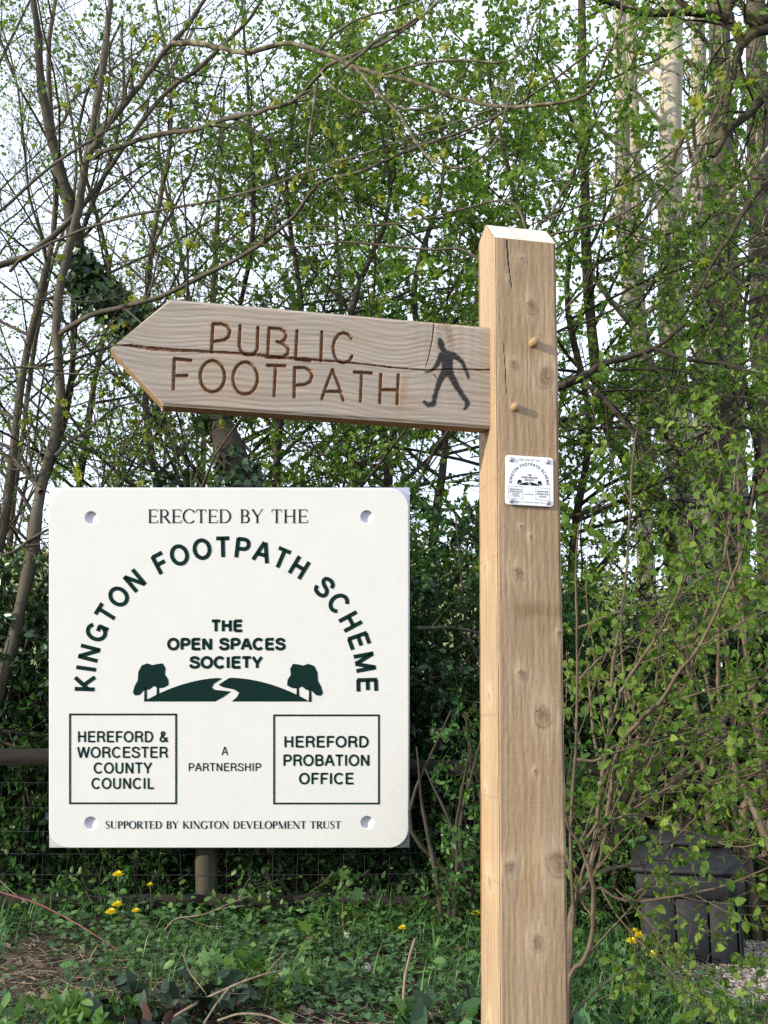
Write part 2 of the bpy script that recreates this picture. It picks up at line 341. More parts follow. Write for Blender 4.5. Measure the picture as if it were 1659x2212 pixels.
# ================================================================== the setting
def ground_z(x, y):
    return 0.05*(fbm(x*0.9+40, y*0.9+11, 3)-0.5)+0.02*(fbm(x*5+3, y*5+9, 2)-0.5)
def build_ground():
    a = np.concatenate([[-400, -150, -60, -25, -12], np.linspace(-7, 7, 141), [12, 25, 60, 150, 400]])
    b = np.concatenate([[-300, -100, -30, -8, -2], np.linspace(2, 10, 91), [14, 22, 40, 80, 160, 500]])
    X, Y = np.meshgrid(a, b, indexing='ij')
    Z = ground_z(X, Y)
    I = np.arange(len(a)*len(b)).reshape(len(a), len(b))
    F = np.stack([I[:-1, :-1], I[1:, :-1], I[1:, 1:], I[:-1, 1:]], -1).reshape(-1, 4)
    V = np.stack([X, Y, Z], -1).reshape(-1, 3)
    o = mesh('ground', V, F, M['soil']); tag(o, 'dark soil and leaf mould under the ivy', 'ground', kind='structure')
    # sunlit pasture beyond the hedge, rising to a hill
    a = np.linspace(-260, 260, 60); b = np.concatenate([np.linspace(18, 60, 10), np.linspace(75, 420, 24)])
    X, Y = np.meshgrid(a, b, indexing='ij')
    Z = 0.06+np.clip((Y-18)/60, 0, 1)*1.5+np.clip((Y-80)/240, 0, 1)**1.3*46*(0.75+0.5*fbm(X/90+5, Y/200, 2))*(0.55+0.45*np.clip(-X/150+0.6, 0, 1))
    I = np.arange(len(a)*len(b)).reshape(len(a), len(b))
    F = np.stack([I[:-1, :-1], I[1:, :-1], I[1:, 1:], I[:-1, 1:]], -1).reshape(-1, 4)
    o = mesh('hill', np.stack([X, Y, Z], -1).reshape(-1, 3), F, M['field']); tag(o, 'pale sunlit pasture rising to a hill beyond the hedge', 'hill', kind='structure')
build_ground()

# ================================================================== the fingerpost
POST_W, POST_D, POST_Y = 0.121, 0.100, 1.80
YAW, LEAN = R(11.5), R(0.75)
_c = W(1126, 1470, POST_Y); POST_AT = Vector((_c[0]-math.tan(LEAN)*EYE, _c[1], 0))
PM = Matrix.Translation(POST_AT) @ Euler((0, LEAN, YAW)).to_matrix().to_4x4(); PMI = PM.inverted()
def on_face(px, py, y):
    """photo pixel -> (x, z) on the plane at local depth y of the fingerpost"""
    o = PMI @ Vector((0, 0, EYE)); q = PMI @ Vector(W(px, py, 2.0)); d = q-o; t = (y-o.y)/d.y
    h = o+d*t; return np.array((h.x, h.z))
FRONT = -POST_D/2
def capsule(X, Z, pts, rad):
    """distance to a stroke minus its radius"""
    best = np.full(X.shape, 9.0); rad = np.broadcast_to(np.asarray(rad, float), (len(pts),))
    for (a, b, ra, rb) in zip(pts[:-1], pts[1:], rad[:-1], rad[1:]):
        d = np.asarray(b)-np.asarray(a); L2 = max(float(d @ d), 1e-12)
        t = np.clip(((X-a[0])*d[0]+(Z-a[1])*d[1])/L2, 0, 1)
        best = np.minimum(best, np.hypot(X-a[0]-t*d[0], Z-a[1]-t*d[1])-(ra+(rb-ra)*t))
    return best
def sstep(e0, e1, x):
    t = np.clip((x-e0)/(e1-e0), 0, 1); return t*t*(3-2*t)
def wood_field(u, v, knots, ring=0.008, seed=0.0, con=0.22):
    """u across the grain, v along it (metres): grain 0..1, knot 0..1, relief"""
    flow = u+0.012*(fbm(u*6+seed, v*1.6+seed, 2)-0.5)*2
    kn = np.zeros_like(u); rel = np.zeros_like(u); halo = np.zeros_like(u)
    for (ku, kv, kr) in knots:
        du, dv = u-ku, v-kv
        g = np.exp(-(du/(2.2*kr))**2-(dv/(3.6*kr))**2)
        flow = flow+np.tanh(du/(0.7*kr))*kr*0.95*g*-1
        d = np.hypot(du, dv*0.8)/kr*(1+0.25*(vnoise(du/kr*1.3+9+seed, dv/kr*1.3+4)-0.5))
        hs = (ku*7919.3+kv*331.7) % 1.0; ang = np.arctan2(dv, du)
        d = d*(1+0.16*np.sin(ang+hs*6.3)+0.12*np.sin(2*ang+hs*17))
        tex = fbm(du/kr*2.3+hs*50, dv/kr*2.3+9, 3)
        core = 1-sstep(0.45, 1.0, d)
        kn = np.maximum(kn, core*(0.34+0.62*tex))
        kn = np.maximum(kn, (0.25+0.5*hs)*np.exp(-((d-0.95)/0.14)**2)*(0.5-0.5*np.sin(ang+0.6*hs))*(0.5+tex))
        cr = np.exp(-((dv+(0.5*hs-0.1)*du+0.12*kr*np.sin(du/kr*5))/0.0011)**2)*(np.abs(du+0.2*kr*(hs-0.5)) < (0.3+0.4*hs)*kr)
        kn = np.maximum(kn, cr)
        rel += 0.0022*np.exp(-(d/1.5)**2)-0.0016*cr; halo += np.exp(-(d/2.1)**2)
    w1 = flow/ring+2.4*fbm(u*22+seed, v*0.5, 3)+0.35*vnoise(u*90, v*5)
    s = 0.5+0.5*np.sin(2*math.pi*w1); s = s**0.6
    g = 0.22+con*s+0.30*fbm(u*300+seed, v*5, 2)+0.40*(fbm(u*14+seed, v*1.1+3, 3)-0.5)+0.42*np.clip(halo, 0, 1)
    return np.clip(g, 0, 1), np.clip(kn, 0, 1), rel+0.0006*s
def grid_face(nu, nv, fn):
    a = np.linspace(0, 1, nu); b = np.linspace(0, 1, nv); A, B = np.meshgrid(a, b, indexing='ij')
    V, at = fn(A, B); I = np.arange(nu*nv).reshape(nu, nv)
    F = np.stack([I[:-1, :-1], I[1:, :-1], I[1:, 1:], I[:-1, 1:]], -1).reshape(-1, 4)
    return V.reshape(-1, 3), F, {k: np.broadcast_to(v, A.shape).ravel() for k, v in at.items()}
ATTR = ('grain', 'knot', 'groove', 'paint')
def merge_faces(parts):
    V = []; F = []; n = 0; A = {k: [] for k in ATTR}
    for v, f, a in parts:
        V.append(v); F.append(f+n); n += len(v)
        for k in ATTR: A[k].append(a.get(k, np.zeros(len(v))))
    return np.concatenate(V), np.concatenate(F), {k: np.concatenate(v) for k, v in A.items()}

fp = empty('fingerpost', 'square sawn timber post with a pointed PUBLIC FOOTPATH arm and small white plaque', 'signpost', POST_AT, rot=(0, LEAN, YAW))
H_RIDGE = on_face(1108, 492, 0.0)[1]; H_F = on_face(1130, 519, FRONT)[1]; H_B = H_RIDGE-0.02
def post():
    hw, hd = POST_W/2, POST_D/2
    kn = []
    for (px, py, r) in ((1147, 660, 13), (1100, 607, 4), (1178, 815, 19), (1110, 786, 11), (1118, 1237, 12), (1127, 1455, 9), (1171, 1541, 17),
                        (1103, 1870, 11), (1203, 1862, 22), (1162, 2037, 13), (1128, 560, 6), (1208, 1368, 6), (1147, 1160, 5), (1125, 1138, 4), (1155, 1665, 4)):
        x, z = on_face(px, py, FRONT); kn.append((x, z, r/2212/FOC*POST_Y*1.15))
    crk = [on_face(*p, FRONT) for p in ((1095, 520), (1098, 560), (1101, 590), (1105, 622))]
    crk2 = [on_face(*p, FRONT) for p in ((1088, 740), (1092, 800), (1094, 850))]
    crk3 = [on_face(*p, FRONT) for p in ((1088, 1560), (1093, 1640), (1103, 1700))]
    bx, bz = on_face(1165, 1318, FRONT)
    parts = []
    def front(A, B):
        x = (A-0.5)*POST_W; z = B*H_F
        g, k, rel = wood_field(x, z, kn, 0.0145, 3.1, 0.05)
        rel = rel*0.6+0.0007*(fbm(x*260, z*60, 2)-0.5)+0.0009*fbm(x*30, z*3, 2)
        dark = np.zeros_like(x)
        for c, r0, r1 in ((crk, 0.0003, 0.0010), (crk2, 0.00005, 0.0001)):
            d = capsule(x, z, c, np.linspace(r1, r0, len(c))); q = 1-sstep(0, 0.0008, d); dark = np.maximum(dark, q); rel = rel-0.003*q
        st = np.exp(-((z-bz)/0.012)**2)*sstep(-0.045, -0.01, x)*(0.4+0.6*fbm(x*120, z*25, 2))
        g = g-0.5*st-0.35*np.exp(-((z-bz+0.035)/0.01)**2)*sstep(0.0, 0.03, x)*vnoise(x*160, z*30)
        g = g*(0.86+0.28*fbm(x*5, z*2.2+7, 3))
        saw = 0.0003*fbm(x*40, z*420, 2)
        e = np.maximum(sstep(hw-0.006, hw, np.abs(x)), 0)*0.004
        y = -hd-rel-saw+e*(0.6+0.8*vnoise(z*22, x*0+3))
        return np.stack([x, y, z], -1), {'grain': np.clip(g, 0, 1), 'knot': np.clip(k*0.95, 0, 1), 'groove': dark}
    parts.append(grid_face(90, 1300, front))
    lk = [(-0.012, 1.47, 0.008), (0.01, 1.70, 0.009), (-0.01, 1.16, 0.011), (0.0, 0.93, 0.009), (-0.014, 0.66, 0.008), (0.012, 1.31, 0.006), (0.02, 1.93, 0.007)]
    def top_z(y):  # outline of the cut top seen from the side
        return np.where(y < 0, H_F+(H_RIDGE-H_F)*(y+hd)/hd, H_RIDGE+(H_B-H_RIDGE)*y/hd)
    def side(sx):
        def f(A, B):
            y = (A-0.5)*POST_D*-sx*-1
            z = B*top_z(y)
            g, k, rel = wood_field(y, z, lk, 0.010, 8.7+sx)
            saw = 0.0006*fbm(y*30+z*40, z*300, 2)
            line = (np.abs(((z*7.3+0.4*y) % 1.0)-0.5) < 0.006)*0.5*(vnoise(z*7.3-0.5+0*y, y*0+2) > 0.25)
            wane = 0.006*np.clip(vnoise(z*9+2, y*0+1)+0.5*vnoise(z*35, y*0+5)-0.7, 0, 1)*sstep(hd-0.012, hd, y)
            e = sstep(hd-0.005, hd, np.abs(y))*0.003
            x = sx*(hw+rel*0.6+saw-wane-e)
            g = np.clip(g-0.10+0.25*(fbm(z*3, y*20, 3)-0.5), 0, 1)
            return np.stack([x, y, z], -1), {'grain': g, 'knot': np.maximum(k*0.7, line)}
        v, fc, a = grid_face(60, 800, f)
        return v, (fc[:, ::-1] if sx < 0 else fc), a
    parts += [side(-1), side(1)]
    def back(A, B):
        x = (0.5-A)*POST_W; z = B*H_B; g, k, rel = wood_field(x, z, [], 0.0125, 5)
        return np.stack([x, x*0+hd-0.0005, z], -1), {'grain': g}
    parts.append(grid_face(30, 120, back))
    V, F, A = merge_faces(parts); mesh('timber_post', V, F, M['post'], fp, True, A)
    # the two cut slopes of the top: pale end grain with rings
    def slope(y0, z0, y1, z1):
        def f(A_, B_):
            x = (A_-0.5)*(POST_W-0.001); y = y0+(y1-y0)*B_; z = z0+(z1-z0)*B_
            d = np.hypot(x-0.004, (y-0.02)*1.0); g = 0.35+0.3*np.sin(2*math.pi*(d/0.0065+0.6*fbm(x*40, y*40, 2)))+0.25*fbm(x*200, y*200, 2)
            ck = 1-sstep(0.0002, 0.0012, np.abs(x+0.018+0.2*(y)))
            return np.stack([x, y, z+0*x], -1), {'grain': np.clip(0.62+0.4*g, 0, 1), 'groove': ck*(y < 0.0)*0.8}
        return grid_face(70, 40, f)
    V, F, A = merge_faces([slope(-hd-0.0004, H_F, 0, H_RIDGE), slope(0, H_RIDGE, hd, H_B)])
    mesh('chamfered_top', V, F, M['cut_top'], fp, True, A)
M['cut_top'] = woodmat('fresh_cut_top', (0.36, 0.26, 0.17), (0.58, 0.47, 0.35), (0.76, 0.67, 0.55), (0.3, 0.2, 0.1), (0.10, 0.06, 0.04), fibre=(90, 90, 90))
post()

# the arm, let into the side of the post
BY = FRONT+0.026; B_T = 0.038
def crop(cx, cy):  # sign survey pixels
    return on_face((250+cx/1.659)*0.8641, (700+cy/1.66)*0.8641, BY)
def arm():
    tip = crop(42, 285); ul = crop(290, 78); ur = on_face(1059, 707, BY); lr = on_face(1061, 925, BY); ll = crop(262, 520)
    xr = -POST_W/2+0.0005
    def edge(a, b, x): return a[1]+(b[1]-a[1])*(x-a[0])/(b[0]-a[0])
    def zt(x): return np.where(x < ul[0], edge(tip, ul, x), edge(ul, ur, x))
    def zb(x): return np.where(x < ll[0], edge(tip, ll, x), edge(ll, lr, x))
    S = []
    def st(*p, r=6.9): S.append(([crop(*q) for q in p], r*0.00049))
    def arc(cx, cy, rx, ry, a0=0, a1=360, n=22, sk=0.0):
        return [(cx+rx*math.cos(R(a))+sk*ry*math.sin(R(a)), cy-ry*math.sin(R(a))) for a in np.linspace(a0, a1, n)]
    st((469, 186), (463, 297)); st((469, 183), (505, 183), (528, 191), (540, 212), (534, 235), (518, 248), (468, 257))
    st((582, 191), (578, 270), (585, 295), (600, 308), (620, 312), (640, 306), (653, 288), (656, 198))
    st((702, 200), (696, 320)); st((702, 200), (748, 203), (767, 214), (773, 231), (765, 250), (748, 258)); st((735, 256), (765, 268), (782, 285), (778, 308), (758, 320), (697, 320))
    st((818, 212), (812, 329), (874, 336)); st((921, 217), (917, 335))
    st((1043, 242), (1030, 226), (1010, 219), (990, 227), (974, 250), (967, 280), (972, 312), (986, 335), (1010, 345), (1034, 337), (1046, 317))
    st((309, 328), (305, 452)); st((309, 327), (378, 334)); st((307, 398), (363, 397))
    st(*arc(467, 400, 51, 65)); st(*arc(603, 408, 51, 67))
    st((695, 355), (768, 357)); st((729, 357), (723, 480))
    st((808, 364), (806, 486)); st((808, 364), (850, 364), (872, 376), (880, 398), (872, 422), (852, 434), (808, 438))
    st((965, 373), (940, 437), (921, 493)); st((965, 373), (990, 437), (1010, 499)); st((937, 463), (1000, 464))
    st((1056, 383), (1128, 387)); st((1086, 387), (1081, 502)); st((1166, 393), (1161, 510)); st((1238, 395), (1233, 514)); st((1164, 456), (1235, 457))
    P_ = []
    def pt(*p): P_.append(([crop(q[0], q[1]) for q in p], np.array([q[2] for q in p])*0.00049))
    pt((1410, 250, 10), (1414, 264, 15), (1418, 280, 12), (1428, 296, 12))
    pt((1424, 312, 15), (1440, 345, 24), (1440, 385, 19)); pt((1418, 312, 14), (1465, 312, 14)); pt((1440, 320, 26), (1442, 360, 20))
    pt((1418, 312, 12), (1398, 352, 9), (1375, 375, 6), (1348, 384, 4)); pt((1466, 312, 13), (1498, 335, 9), (1517, 370, 8), (1528, 406, 6))
    pt((1428, 385, 15), (1405, 430, 11), (1392, 470, 9), (1383, 512, 11)); pt((1383, 514, 11), (1362, 520, 9), (1345, 508, 7)); 
    pt((1452, 388, 16), (1478, 440, 13), (1505, 482, 10), (1524, 508, 11)); pt((1524, 508, 11), (1520, 526, 8), (1511, 534, 6))
    ck = [crop(*q) for q in ((52, 270), (130, 272), (200, 283), (300, 291), (400, 295), (560, 303), (640, 309), (700, 318), (860, 329), (1050, 344), (1200, 362), (1350, 374), (1440, 370), (1630, 373))]
    ckr = np.array([2, 7, 9, 9, 7.5, 6, 7.5, 9, 7, 5, 4, 3.5, 3.5, 4.5])*0.00040
    c2 = [crop(*q) for q in ((1386, 182), (1378, 250), (1366, 310), (1352, 362))]; c3 = [crop(*q) for q in ((1385, 392), (1400, 410))]
    k1 = crop(1440, 212); kl = crop(1255, 470)
    x0, x1 = tip[0], xr
    def front(A, B):
        x = x0+(x1-x0)*A; z = zb(x)+(zt(x)-zb(x))*B; u = z-0.10*x*0
        # grain runs along the arm and swirls round the knot by the walking figure
        dx, dz = x-k1[0], z-k1[1]
        sw = np.exp(-(dx/0.05)**2-(dz/0.10)**2)
        base = edge(ul, ur, x)-z
        uu = base+0.55*sw*np.abs(dx)+0.006*np.sin(x*14+1)+0.004*np.sin(x*31)
        g, k, rel = wood_field(uu, x, [], 0.0098, 1.7)
        g = 0.75*g+0.30*fbm(x*9, z*110, 3)
        d = np.full(x.shape, 9.0); rough = 0.0006*(vnoise(x*420, z*420)-0.5)
        for p, r in S: d = np.minimum(d, capsule(x, z, p, r))
        d = d+rough
        gro = 1-sstep(-0.0012, 0.0006, d)
        depth = 0.0048*(1-sstep(-0.0030, 0.0004, d))
        dc = capsule(x, z, ck, ckr)+0.0016*(fbm(x*170, z*300, 2)-0.5)
        cm = 1-sstep(-0.0008, 0.0006, dc); depth = depth+0.0042*(1-sstep(-0.002, 0.0004, dc))*(0.6+0.6*vnoise(x*380, z*300))
        d2 = np.minimum(capsule(x, z, c2, np.array([0.0012, .0008, .0005, .0002])), capsule(x, z, c3, .0004)); m2 = 1-sstep(0, 0.0007, d2); depth = depth+0.002*m2
        knot = 0.75*np.exp(-((dx+0.35*dz)/0.010)**2)*sstep(-0.045, -0.015, dz)*(0.5+0.5*vnoise(x*300, z*90))
        knot = np.maximum(knot, 0.35*np.exp(-((x-kl[0]-0.18*(z-kl[1]))/0.008)**2)*np.exp(-((z-kl[1])/0.04)**2))
        g = g-0.15*sw*np.sin(dx*300)
        pd = np.full(x.shape, 9.0)
        for p, r in P_: pd = np.minimum(pd, capsule(x, z, p, r))
        pd = pd+0.0028*(fbm(x*260, z*260, 2)-0.5)
        pa = (1-sstep(-0.0022, 0.0018, pd))*(0.90+0.1*fbm(x*140, z*500, 2))
        knot = np.maximum(knot, 0.35*(1-sstep(0, 0.0022, d))*(1-gro))
        gr = np.clip(gro*(0.62+0.5*vnoise(x*330, z*330)), 0, 1)
        gr = np.maximum(gr, cm*(0.55+0.6*fbm(x*500, z*500, 2)))
        gr = np.maximum(gr, m2)
        e = 0.003*np.maximum(sstep(0.97, 1, B), 1-sstep(0, 0.03, B))
        y = BY-rel*0.7+depth+e
        return np.stack([x, y, z], -1), {'grain': np.clip(g, 0, 1), 'knot': np.clip(knot, 0, 1), 'groove': np.clip(gr, 0, 1), 'paint': np.clip(pa, 0, 1)}
    parts = [grid_face(880, 300, front)]
    V, F, A = merge_faces(parts)
    b = mesh('sign_arm', V, F, M['board'], fp, True, A)
    # the sawn edges and the back of the arm
    n = 60; xs = np.linspace(x0, x1, n); mb = MB()
    xs = np.sort(np.concatenate([xs, [ul[0], ll[0]]])); n = len(xs)
    yf, yb = BY+0.0029, BY+B_T
    for zz, flip in ((zt(xs), False), (zb(xs), True)):
        Vv = np.concatenate([np.c_[xs, np.full(n, yf), zz], np.c_[xs, np.full(n, yb), zz]])
        Ff = np.array([(i, i+1, n+i+1, n+i) for i in range(n-1)]); mb.add(Vv, Ff[:, ::-1] if flip else Ff)
    Vv = np.concatenate([np.c_[xs, np.full(n, yb), zt(xs)], np.c_[xs, np.full(n, yb), zb(xs)]])
    mb.add(Vv, np.array([(i, n+i, n+i+1, i+1) for i in range(n-1)]))
    e = mb.build('sawn_edge', M['edge'], b)
arm()
# two oak pegs that pin the arm, standing out of the face
for (px, py, r, ln) in ((1157, 736, 0.0082, 0.017), (1115, 877, 0.0072, 0.011)):
    x, z = on_face(px, py, FRONT-ln); mb = MB()
    K = [(x, FRONT+0.01, z), (x, FRONT-ln+0.002, z), (x, FRONT-ln, z)]
    V, F = tubes(np.array([K]), np.array([[r, r, r*0.93]]), 14); mb.add(V, F); mb.f.setdefault(14, []).append(np.array([[28+i for i in range(14)]])); 
    o = mb.build('peg', M['peg'], fp, False)

# ---- plaque
def poly(V, F, pts):
    n = len(V); V += [(p[0], 0.0, p[1]) for p in pts]; F.append(tuple(range(n, n+len(pts))))
SERIF = {  # roman capitals as strokes: (points, thick/thin), cap height 1
    'I': (0.36, [('v', 0.18)]), 'E': (0.62, [('v', 0.14), ('h', 0.14, 0.58, 0.97), ('h', 0.14, 0.48, 0.5), ('h', 0.14, 0.60, 0.03), ('t', 0.58, 0.97, 0.8), ('t', 0.48, 0.6, 0.4), ('t', 0.60, 0.03, 0.22)]),
    'T': (0.66, [('v', 0.33), ('h', 0.03, 0.63, 0.97), ('t', 0.04, 0.97, 0.78), ('t', 0.62, 0.97, 0.78)]), 'H': (0.82, [('v', 0.15), ('v', 0.67), ('h', 0.15, 0.67, 0.5)]),
    'L': (0.58, [('v', 0.14), ('h', 0.14, 0.55, 0.03), ('t', 0.55, 0.03, 0.25)]), 'F': (0.56, [('v', 0.14), ('h', 0.14, 0.54, 0.97), ('h', 0.14, 0.45, 0.5)]),
    'P': (0.60, [('v', 0.14), ('b', 0.14, 0.30, 0.46, 0.97, 0.44)]), 'R': (0.70, [('v', 0.14), ('b', 0.14, 0.32, 0.48, 0.97, 0.48), ('d', 0.34, 0.48, 0.66, 0.0, 1)]),
    'B': (0.64, [('v', 0.14), ('b', 0.14, 0.30, 0.45, 0.97, 0.52), ('b', 0.14, 0.32, 0.50, 0.52, 0.03)]), 'D': (0.80, [('v', 0.14), ('b', 0.14, 0.34, 0.64, 0.97, 0.03)]),
    'O': (0.84, [('o', 0.42, 0, 360)]), 'C': (0.74, [('o', 0.42, 40, 320), ('t', 0.70, 0.93, 0.7)]), 'G': (0.80, [('o', 0.42, 40, 318), ('t', 0.70, 0.93, 0.7), ('s', 0.70, 0.02, 0.42)]),
    'S': (0.54, [('S',)]), 'U': (0.78, [('U',)]), 'Y': (0.74, [('d', 0.08, 1, 0.37, 0.46, 1), ('d', 0.66, 1, 0.37, 0.46, 0), ('s', 0.37, 0.0, 0.48)]),
    'V': (0.76, [('d', 0.08, 1, 0.39, 0, 1), ('d', 0.68, 1, 0.39, 0, 0)]), 'K': (0.74, [('v', 0.14), ('d', 0.62, 1, 0.2, 0.42, 0), ('d', 0.32, 0.55, 0.70, 0, 1)]),
    'N': (0.82, [('n', 0.12), ('n', 0.70), ('d', 0.08, 1, 0.70, 0, 1)]), 'M': (0.98, [('n', 0.12), ('v', 0.84), ('d', 0.12, 1, 0.48, 0, 1), ('d', 0.84, 1, 0.48, 0, 0)])}
def ribbon(V, F, P, wd):
    P = np.asarray(P, float); wd = np.broadcast_to(np.asarray(wd, float), (len(P),)); T = np.gradient(P, axis=0); T = unit(T); N = np.c_[-T[:, 1], T[:, 0]]*wd[:, None]/2
    n = len(V); k = len(P); L = P+N; Rr = P-N
    V += [(q[0], 0.0, q[1]) for q in L]+[(q[0], 0.0, q[1]) for q in Rr]; F += [(n+i, n+k+i, n+k+i+1, n+i+1) for i in range(k-1)]
def serif_text(V, F, body, xc, zc, cap, width, thick=0.115, thin=0.045):
    tot = sum(SERIF[ch][0] if ch != ' ' else 0.36 for ch in body)+0.06*len(body); sx = width/tot; x = xc-width/2
    for ch in body:
        if ch == ' ': x += 0.42*sx; continue
        w_, ops = SERIF[ch]
        def M_(P): return [(x+q[0]*sx, zc+(q[1]-0.5)*cap) for q in P]
        def rb(P, wd): ribbon(V, F, M_(P), np.asarray(wd)*(sx+cap)/2)
        for op in ops:
            k = op[0]
            if k in 'vns':
                t_ = thick if k != 'n' else thin; z0, z1 = (op[2], op[3]) if k == 's' else (0, 1)
                rb([(op[1], z0), (op[1], z1)], t_)
                if k != 's' or z0 == 0: rb([(op[1]-0.12, z0+0.015), (op[1]+0.12, z0+0.015)], 0.03)
                if k != 's' or z1 < 0.45: rb([(op[1]-0.12, z1-0.015), (op[1]+0.12, z1-0.015)], 0.03)
            elif k == 'h': rb([(op[1], op[3]), (op[2], op[3])], thin)
            elif k == 't': rb([(op[1], op[2]), (op[1], op[3])], [0.03, 0.05])
            elif k == 'd':
                rb([(op[1], op[2]), (op[3], op[4])], thick if op[5] else thin)
                for ex, ez in ((op[1], op[2]), (op[3], op[4])):
                    if ez in (0, 1) and ch not in 'VM' or (ez == 1): rb([(ex-0.1, abs(ez-0.015)), (ex+0.1, abs(ez-0.015))], 0.03)
            elif k == 'b':
                x0, xm, xr, zt, zb = op[1:]; a = np.linspace(90, -90, 14); rz = (zt-zb)/2
                P = [(x0, zt)]+[(xm+(xr-xm+0.06)*math.cos(R(t)), (zt+zb)/2+rz*math.sin(R(t))) for t in a]+[(x0, zb)]
                rb(P, [thin]+list(thin+(thick-thin)*np.cos(np.radians(a)))+[thin])
            elif k == 'o':
                a = np.linspace(op[2], op[3], 30); rb([(op[1]+0.36*math.cos(R(t)), 0.5+0.5*math.sin(R(t))) for t in a], thin+(thick-thin)*np.abs(np.cos(np.radians(a))))
            elif k == 'S':
                P = smooth_line(np.array([(0.44, 0.78), (0.40, 0.95), (0.24, 0.99), (0.09, 0.88), (0.11, 0.68), (0.27, 0.53), (0.42, 0.38), (0.44, 0.16), (0.28, 0.01), (0.10, 0.06), (0.06, 0.24)]), 34)
                rb(P, thin+(thick-thin)*np.exp(-((np.linspace(0, 1, 34)-0.5)/0.2)**2))
            elif k == 'U':
                P = smooth_line(np.array([(0.14, 1.0), (0.14, 0.30), (0.24, 0.06), (0.40, 0.01), (0.56, 0.08), (0.64, 0.30), (0.64, 1.0)]), 30); rb(P, np.where(P[:, 0] < 0.22, thick, thin))
                for e in (0.14, 0.64): rb([(e-0.11, 0.985), (e+0.11, 0.985)], 0.03)
        x += (w_+0.06)*sx
def _arc(cx, cz, rx, rz, a0, a1, n=16): return [(cx+rx*math.cos(R(t)), cz+rz*math.sin(R(t))) for t in np.linspace(a0, a1, n)]
SANS = {  # plain grotesque capitals: width, strokes along their centre lines (cap height 1)
    'A': (0.72, [[(0.05, 0), (0.34, 1)], [(0.67, 0), (0.38, 1)], [(0.17, 0.36), (0.55, 0.36)]]),
    'B': (0.70, [[(0.13, 0), (0.13, 1)], [(0.13, 0.945), (0.38, 0.945)]+_arc(0.38, 0.74, 0.19, 0.205, 90, -90)+[(0.13, 0.53)], [(0.38, 0.53)]+_arc(0.38, 0.293, 0.23, 0.238, 90, -90)+[(0.13, 0.055)]]),
    'C': (0.76, [_arc(0.40, 0.5, 0.31, 0.45, 42, 318, 26)]), 'D': (0.76, [[(0.13, 0), (0.13, 1)], [(0.13, 0.945), (0.34, 0.945)]+_arc(0.34, 0.5, 0.31, 0.445, 90, -90, 20)+[(0.13, 0.055)]]),
    'E': (0.66, [[(0.13, 0), (0.13, 1)], [(0.13, 0.945), (0.61, 0.945)], [(0.13, 0.53), (0.57, 0.53)], [(0.13, 0.055), (0.62, 0.055)]]), 'F': (0.61, [[(0.13, 0), (0.13, 1)], [(0.13, 0.945), (0.58, 0.945)], [(0.13, 0.50), (0.52, 0.50)]]),
    'G': (0.80, [_arc(0.40, 0.5, 0.31, 0.45, 42, 330, 26), [(0.45, 0.46), (0.72, 0.46)], [(0.68, 0.0), (0.68, 0.50)]]), 'H': (0.74, [[(0.13, 0), (0.13, 1)], [(0.61, 0), (0.61, 1)], [(0.13, 0.53), (0.61, 0.53)]]),
    'I': (0.28, [[(0.14, 0), (0.14, 1)]]), 'K': (0.72, [[(0.13, 0), (0.13, 1)], [(0.13, 0.33), (0.62, 1)], [(0.30, 0.56), (0.66, 0)]]), 'L': (0.58, [[(0.13, 0), (0.13, 1)], [(0.13, 0.055), (0.55, 0.055)]]),
    'M': (0.88, [[(0.13, 0), (0.13, 1)], [(0.75, 0), (0.75, 1)], [(0.14, 0.98), (0.44, 0.02)], [(0.74, 0.98), (0.44, 0.02)]]), 'N': (0.74, [[(0.13, 0), (0.13, 1)], [(0.61, 0), (0.61, 1)], [(0.14, 0.97), (0.60, 0.03)]]),
    'O': (0.80, [_arc(0.40, 0.5, 0.32, 0.45, 0, 360, 34)]), 'P': (0.68, [[(0.13, 0), (0.13, 1)], [(0.13, 0.945), (0.39, 0.945)]+_arc(0.39, 0.70, 0.21, 0.245, 90, -90)+[(0.13, 0.455)]]),
    'R': (0.72, [[(0.13, 0), (0.13, 1)], [(0.13, 0.945), (0.40, 0.945)]+_arc(0.40, 0.72, 0.21, 0.225, 90, -90)+[(0.13, 0.495)], [(0.40, 0.49), (0.54, 0.42), (0.60, 0.22), (0.63, 0.0)]]),
    'S': (0.68, [[tuple(q) for q in smooth_line(np.array([(0.58, 0.70), (0.53, 0.88), (0.34, 0.95), (0.15, 0.88), (0.11, 0.73), (0.20, 0.60), (0.36, 0.53), (0.52, 0.46), (0.60, 0.29), (0.54, 0.12), (0.34, 0.05), (0.13, 0.12), (0.07, 0.31)]), 30)]]),
    'T': (0.62, [[(0.31, 0), (0.31, 1)], [(0.03, 0.945), (0.59, 0.945)]]), 'U': (0.74, [[(0.13, 1), (0.13, 0.34)]+_arc(0.37, 0.31, 0.24, 0.26, 180, 360, 18)+[(0.61, 0.34), (0.61, 1)]]),
    'W': (0.96, [[(0.05, 1), (0.26, 0)], [(0.48, 1), (0.26, 0)], [(0.48, 1), (0.70, 0)], [(0.91, 1), (0.70, 0)]]), 'Y': (0.68, [[(0.05, 1), (0.34, 0.42)], [(0.63, 1), (0.34, 0.42)], [(0.34, 0), (0.34, 0.44)]]),
    '&': (0.70, [[tuple(q) for q in smooth_line(np.array([(0.66, 0.02), (0.45, 0.27), (0.22, 0.62), (0.17, 0.80), (0.27, 0.94), (0.40, 0.86), (0.40, 0.72), (0.22, 0.54), (0.10, 0.36), (0.10, 0.18), (0.25, 0.05), (0.42, 0.12), (0.54, 0.28), (0.60, 0.45)]), 40)]]), ' ': (0.34, [])}
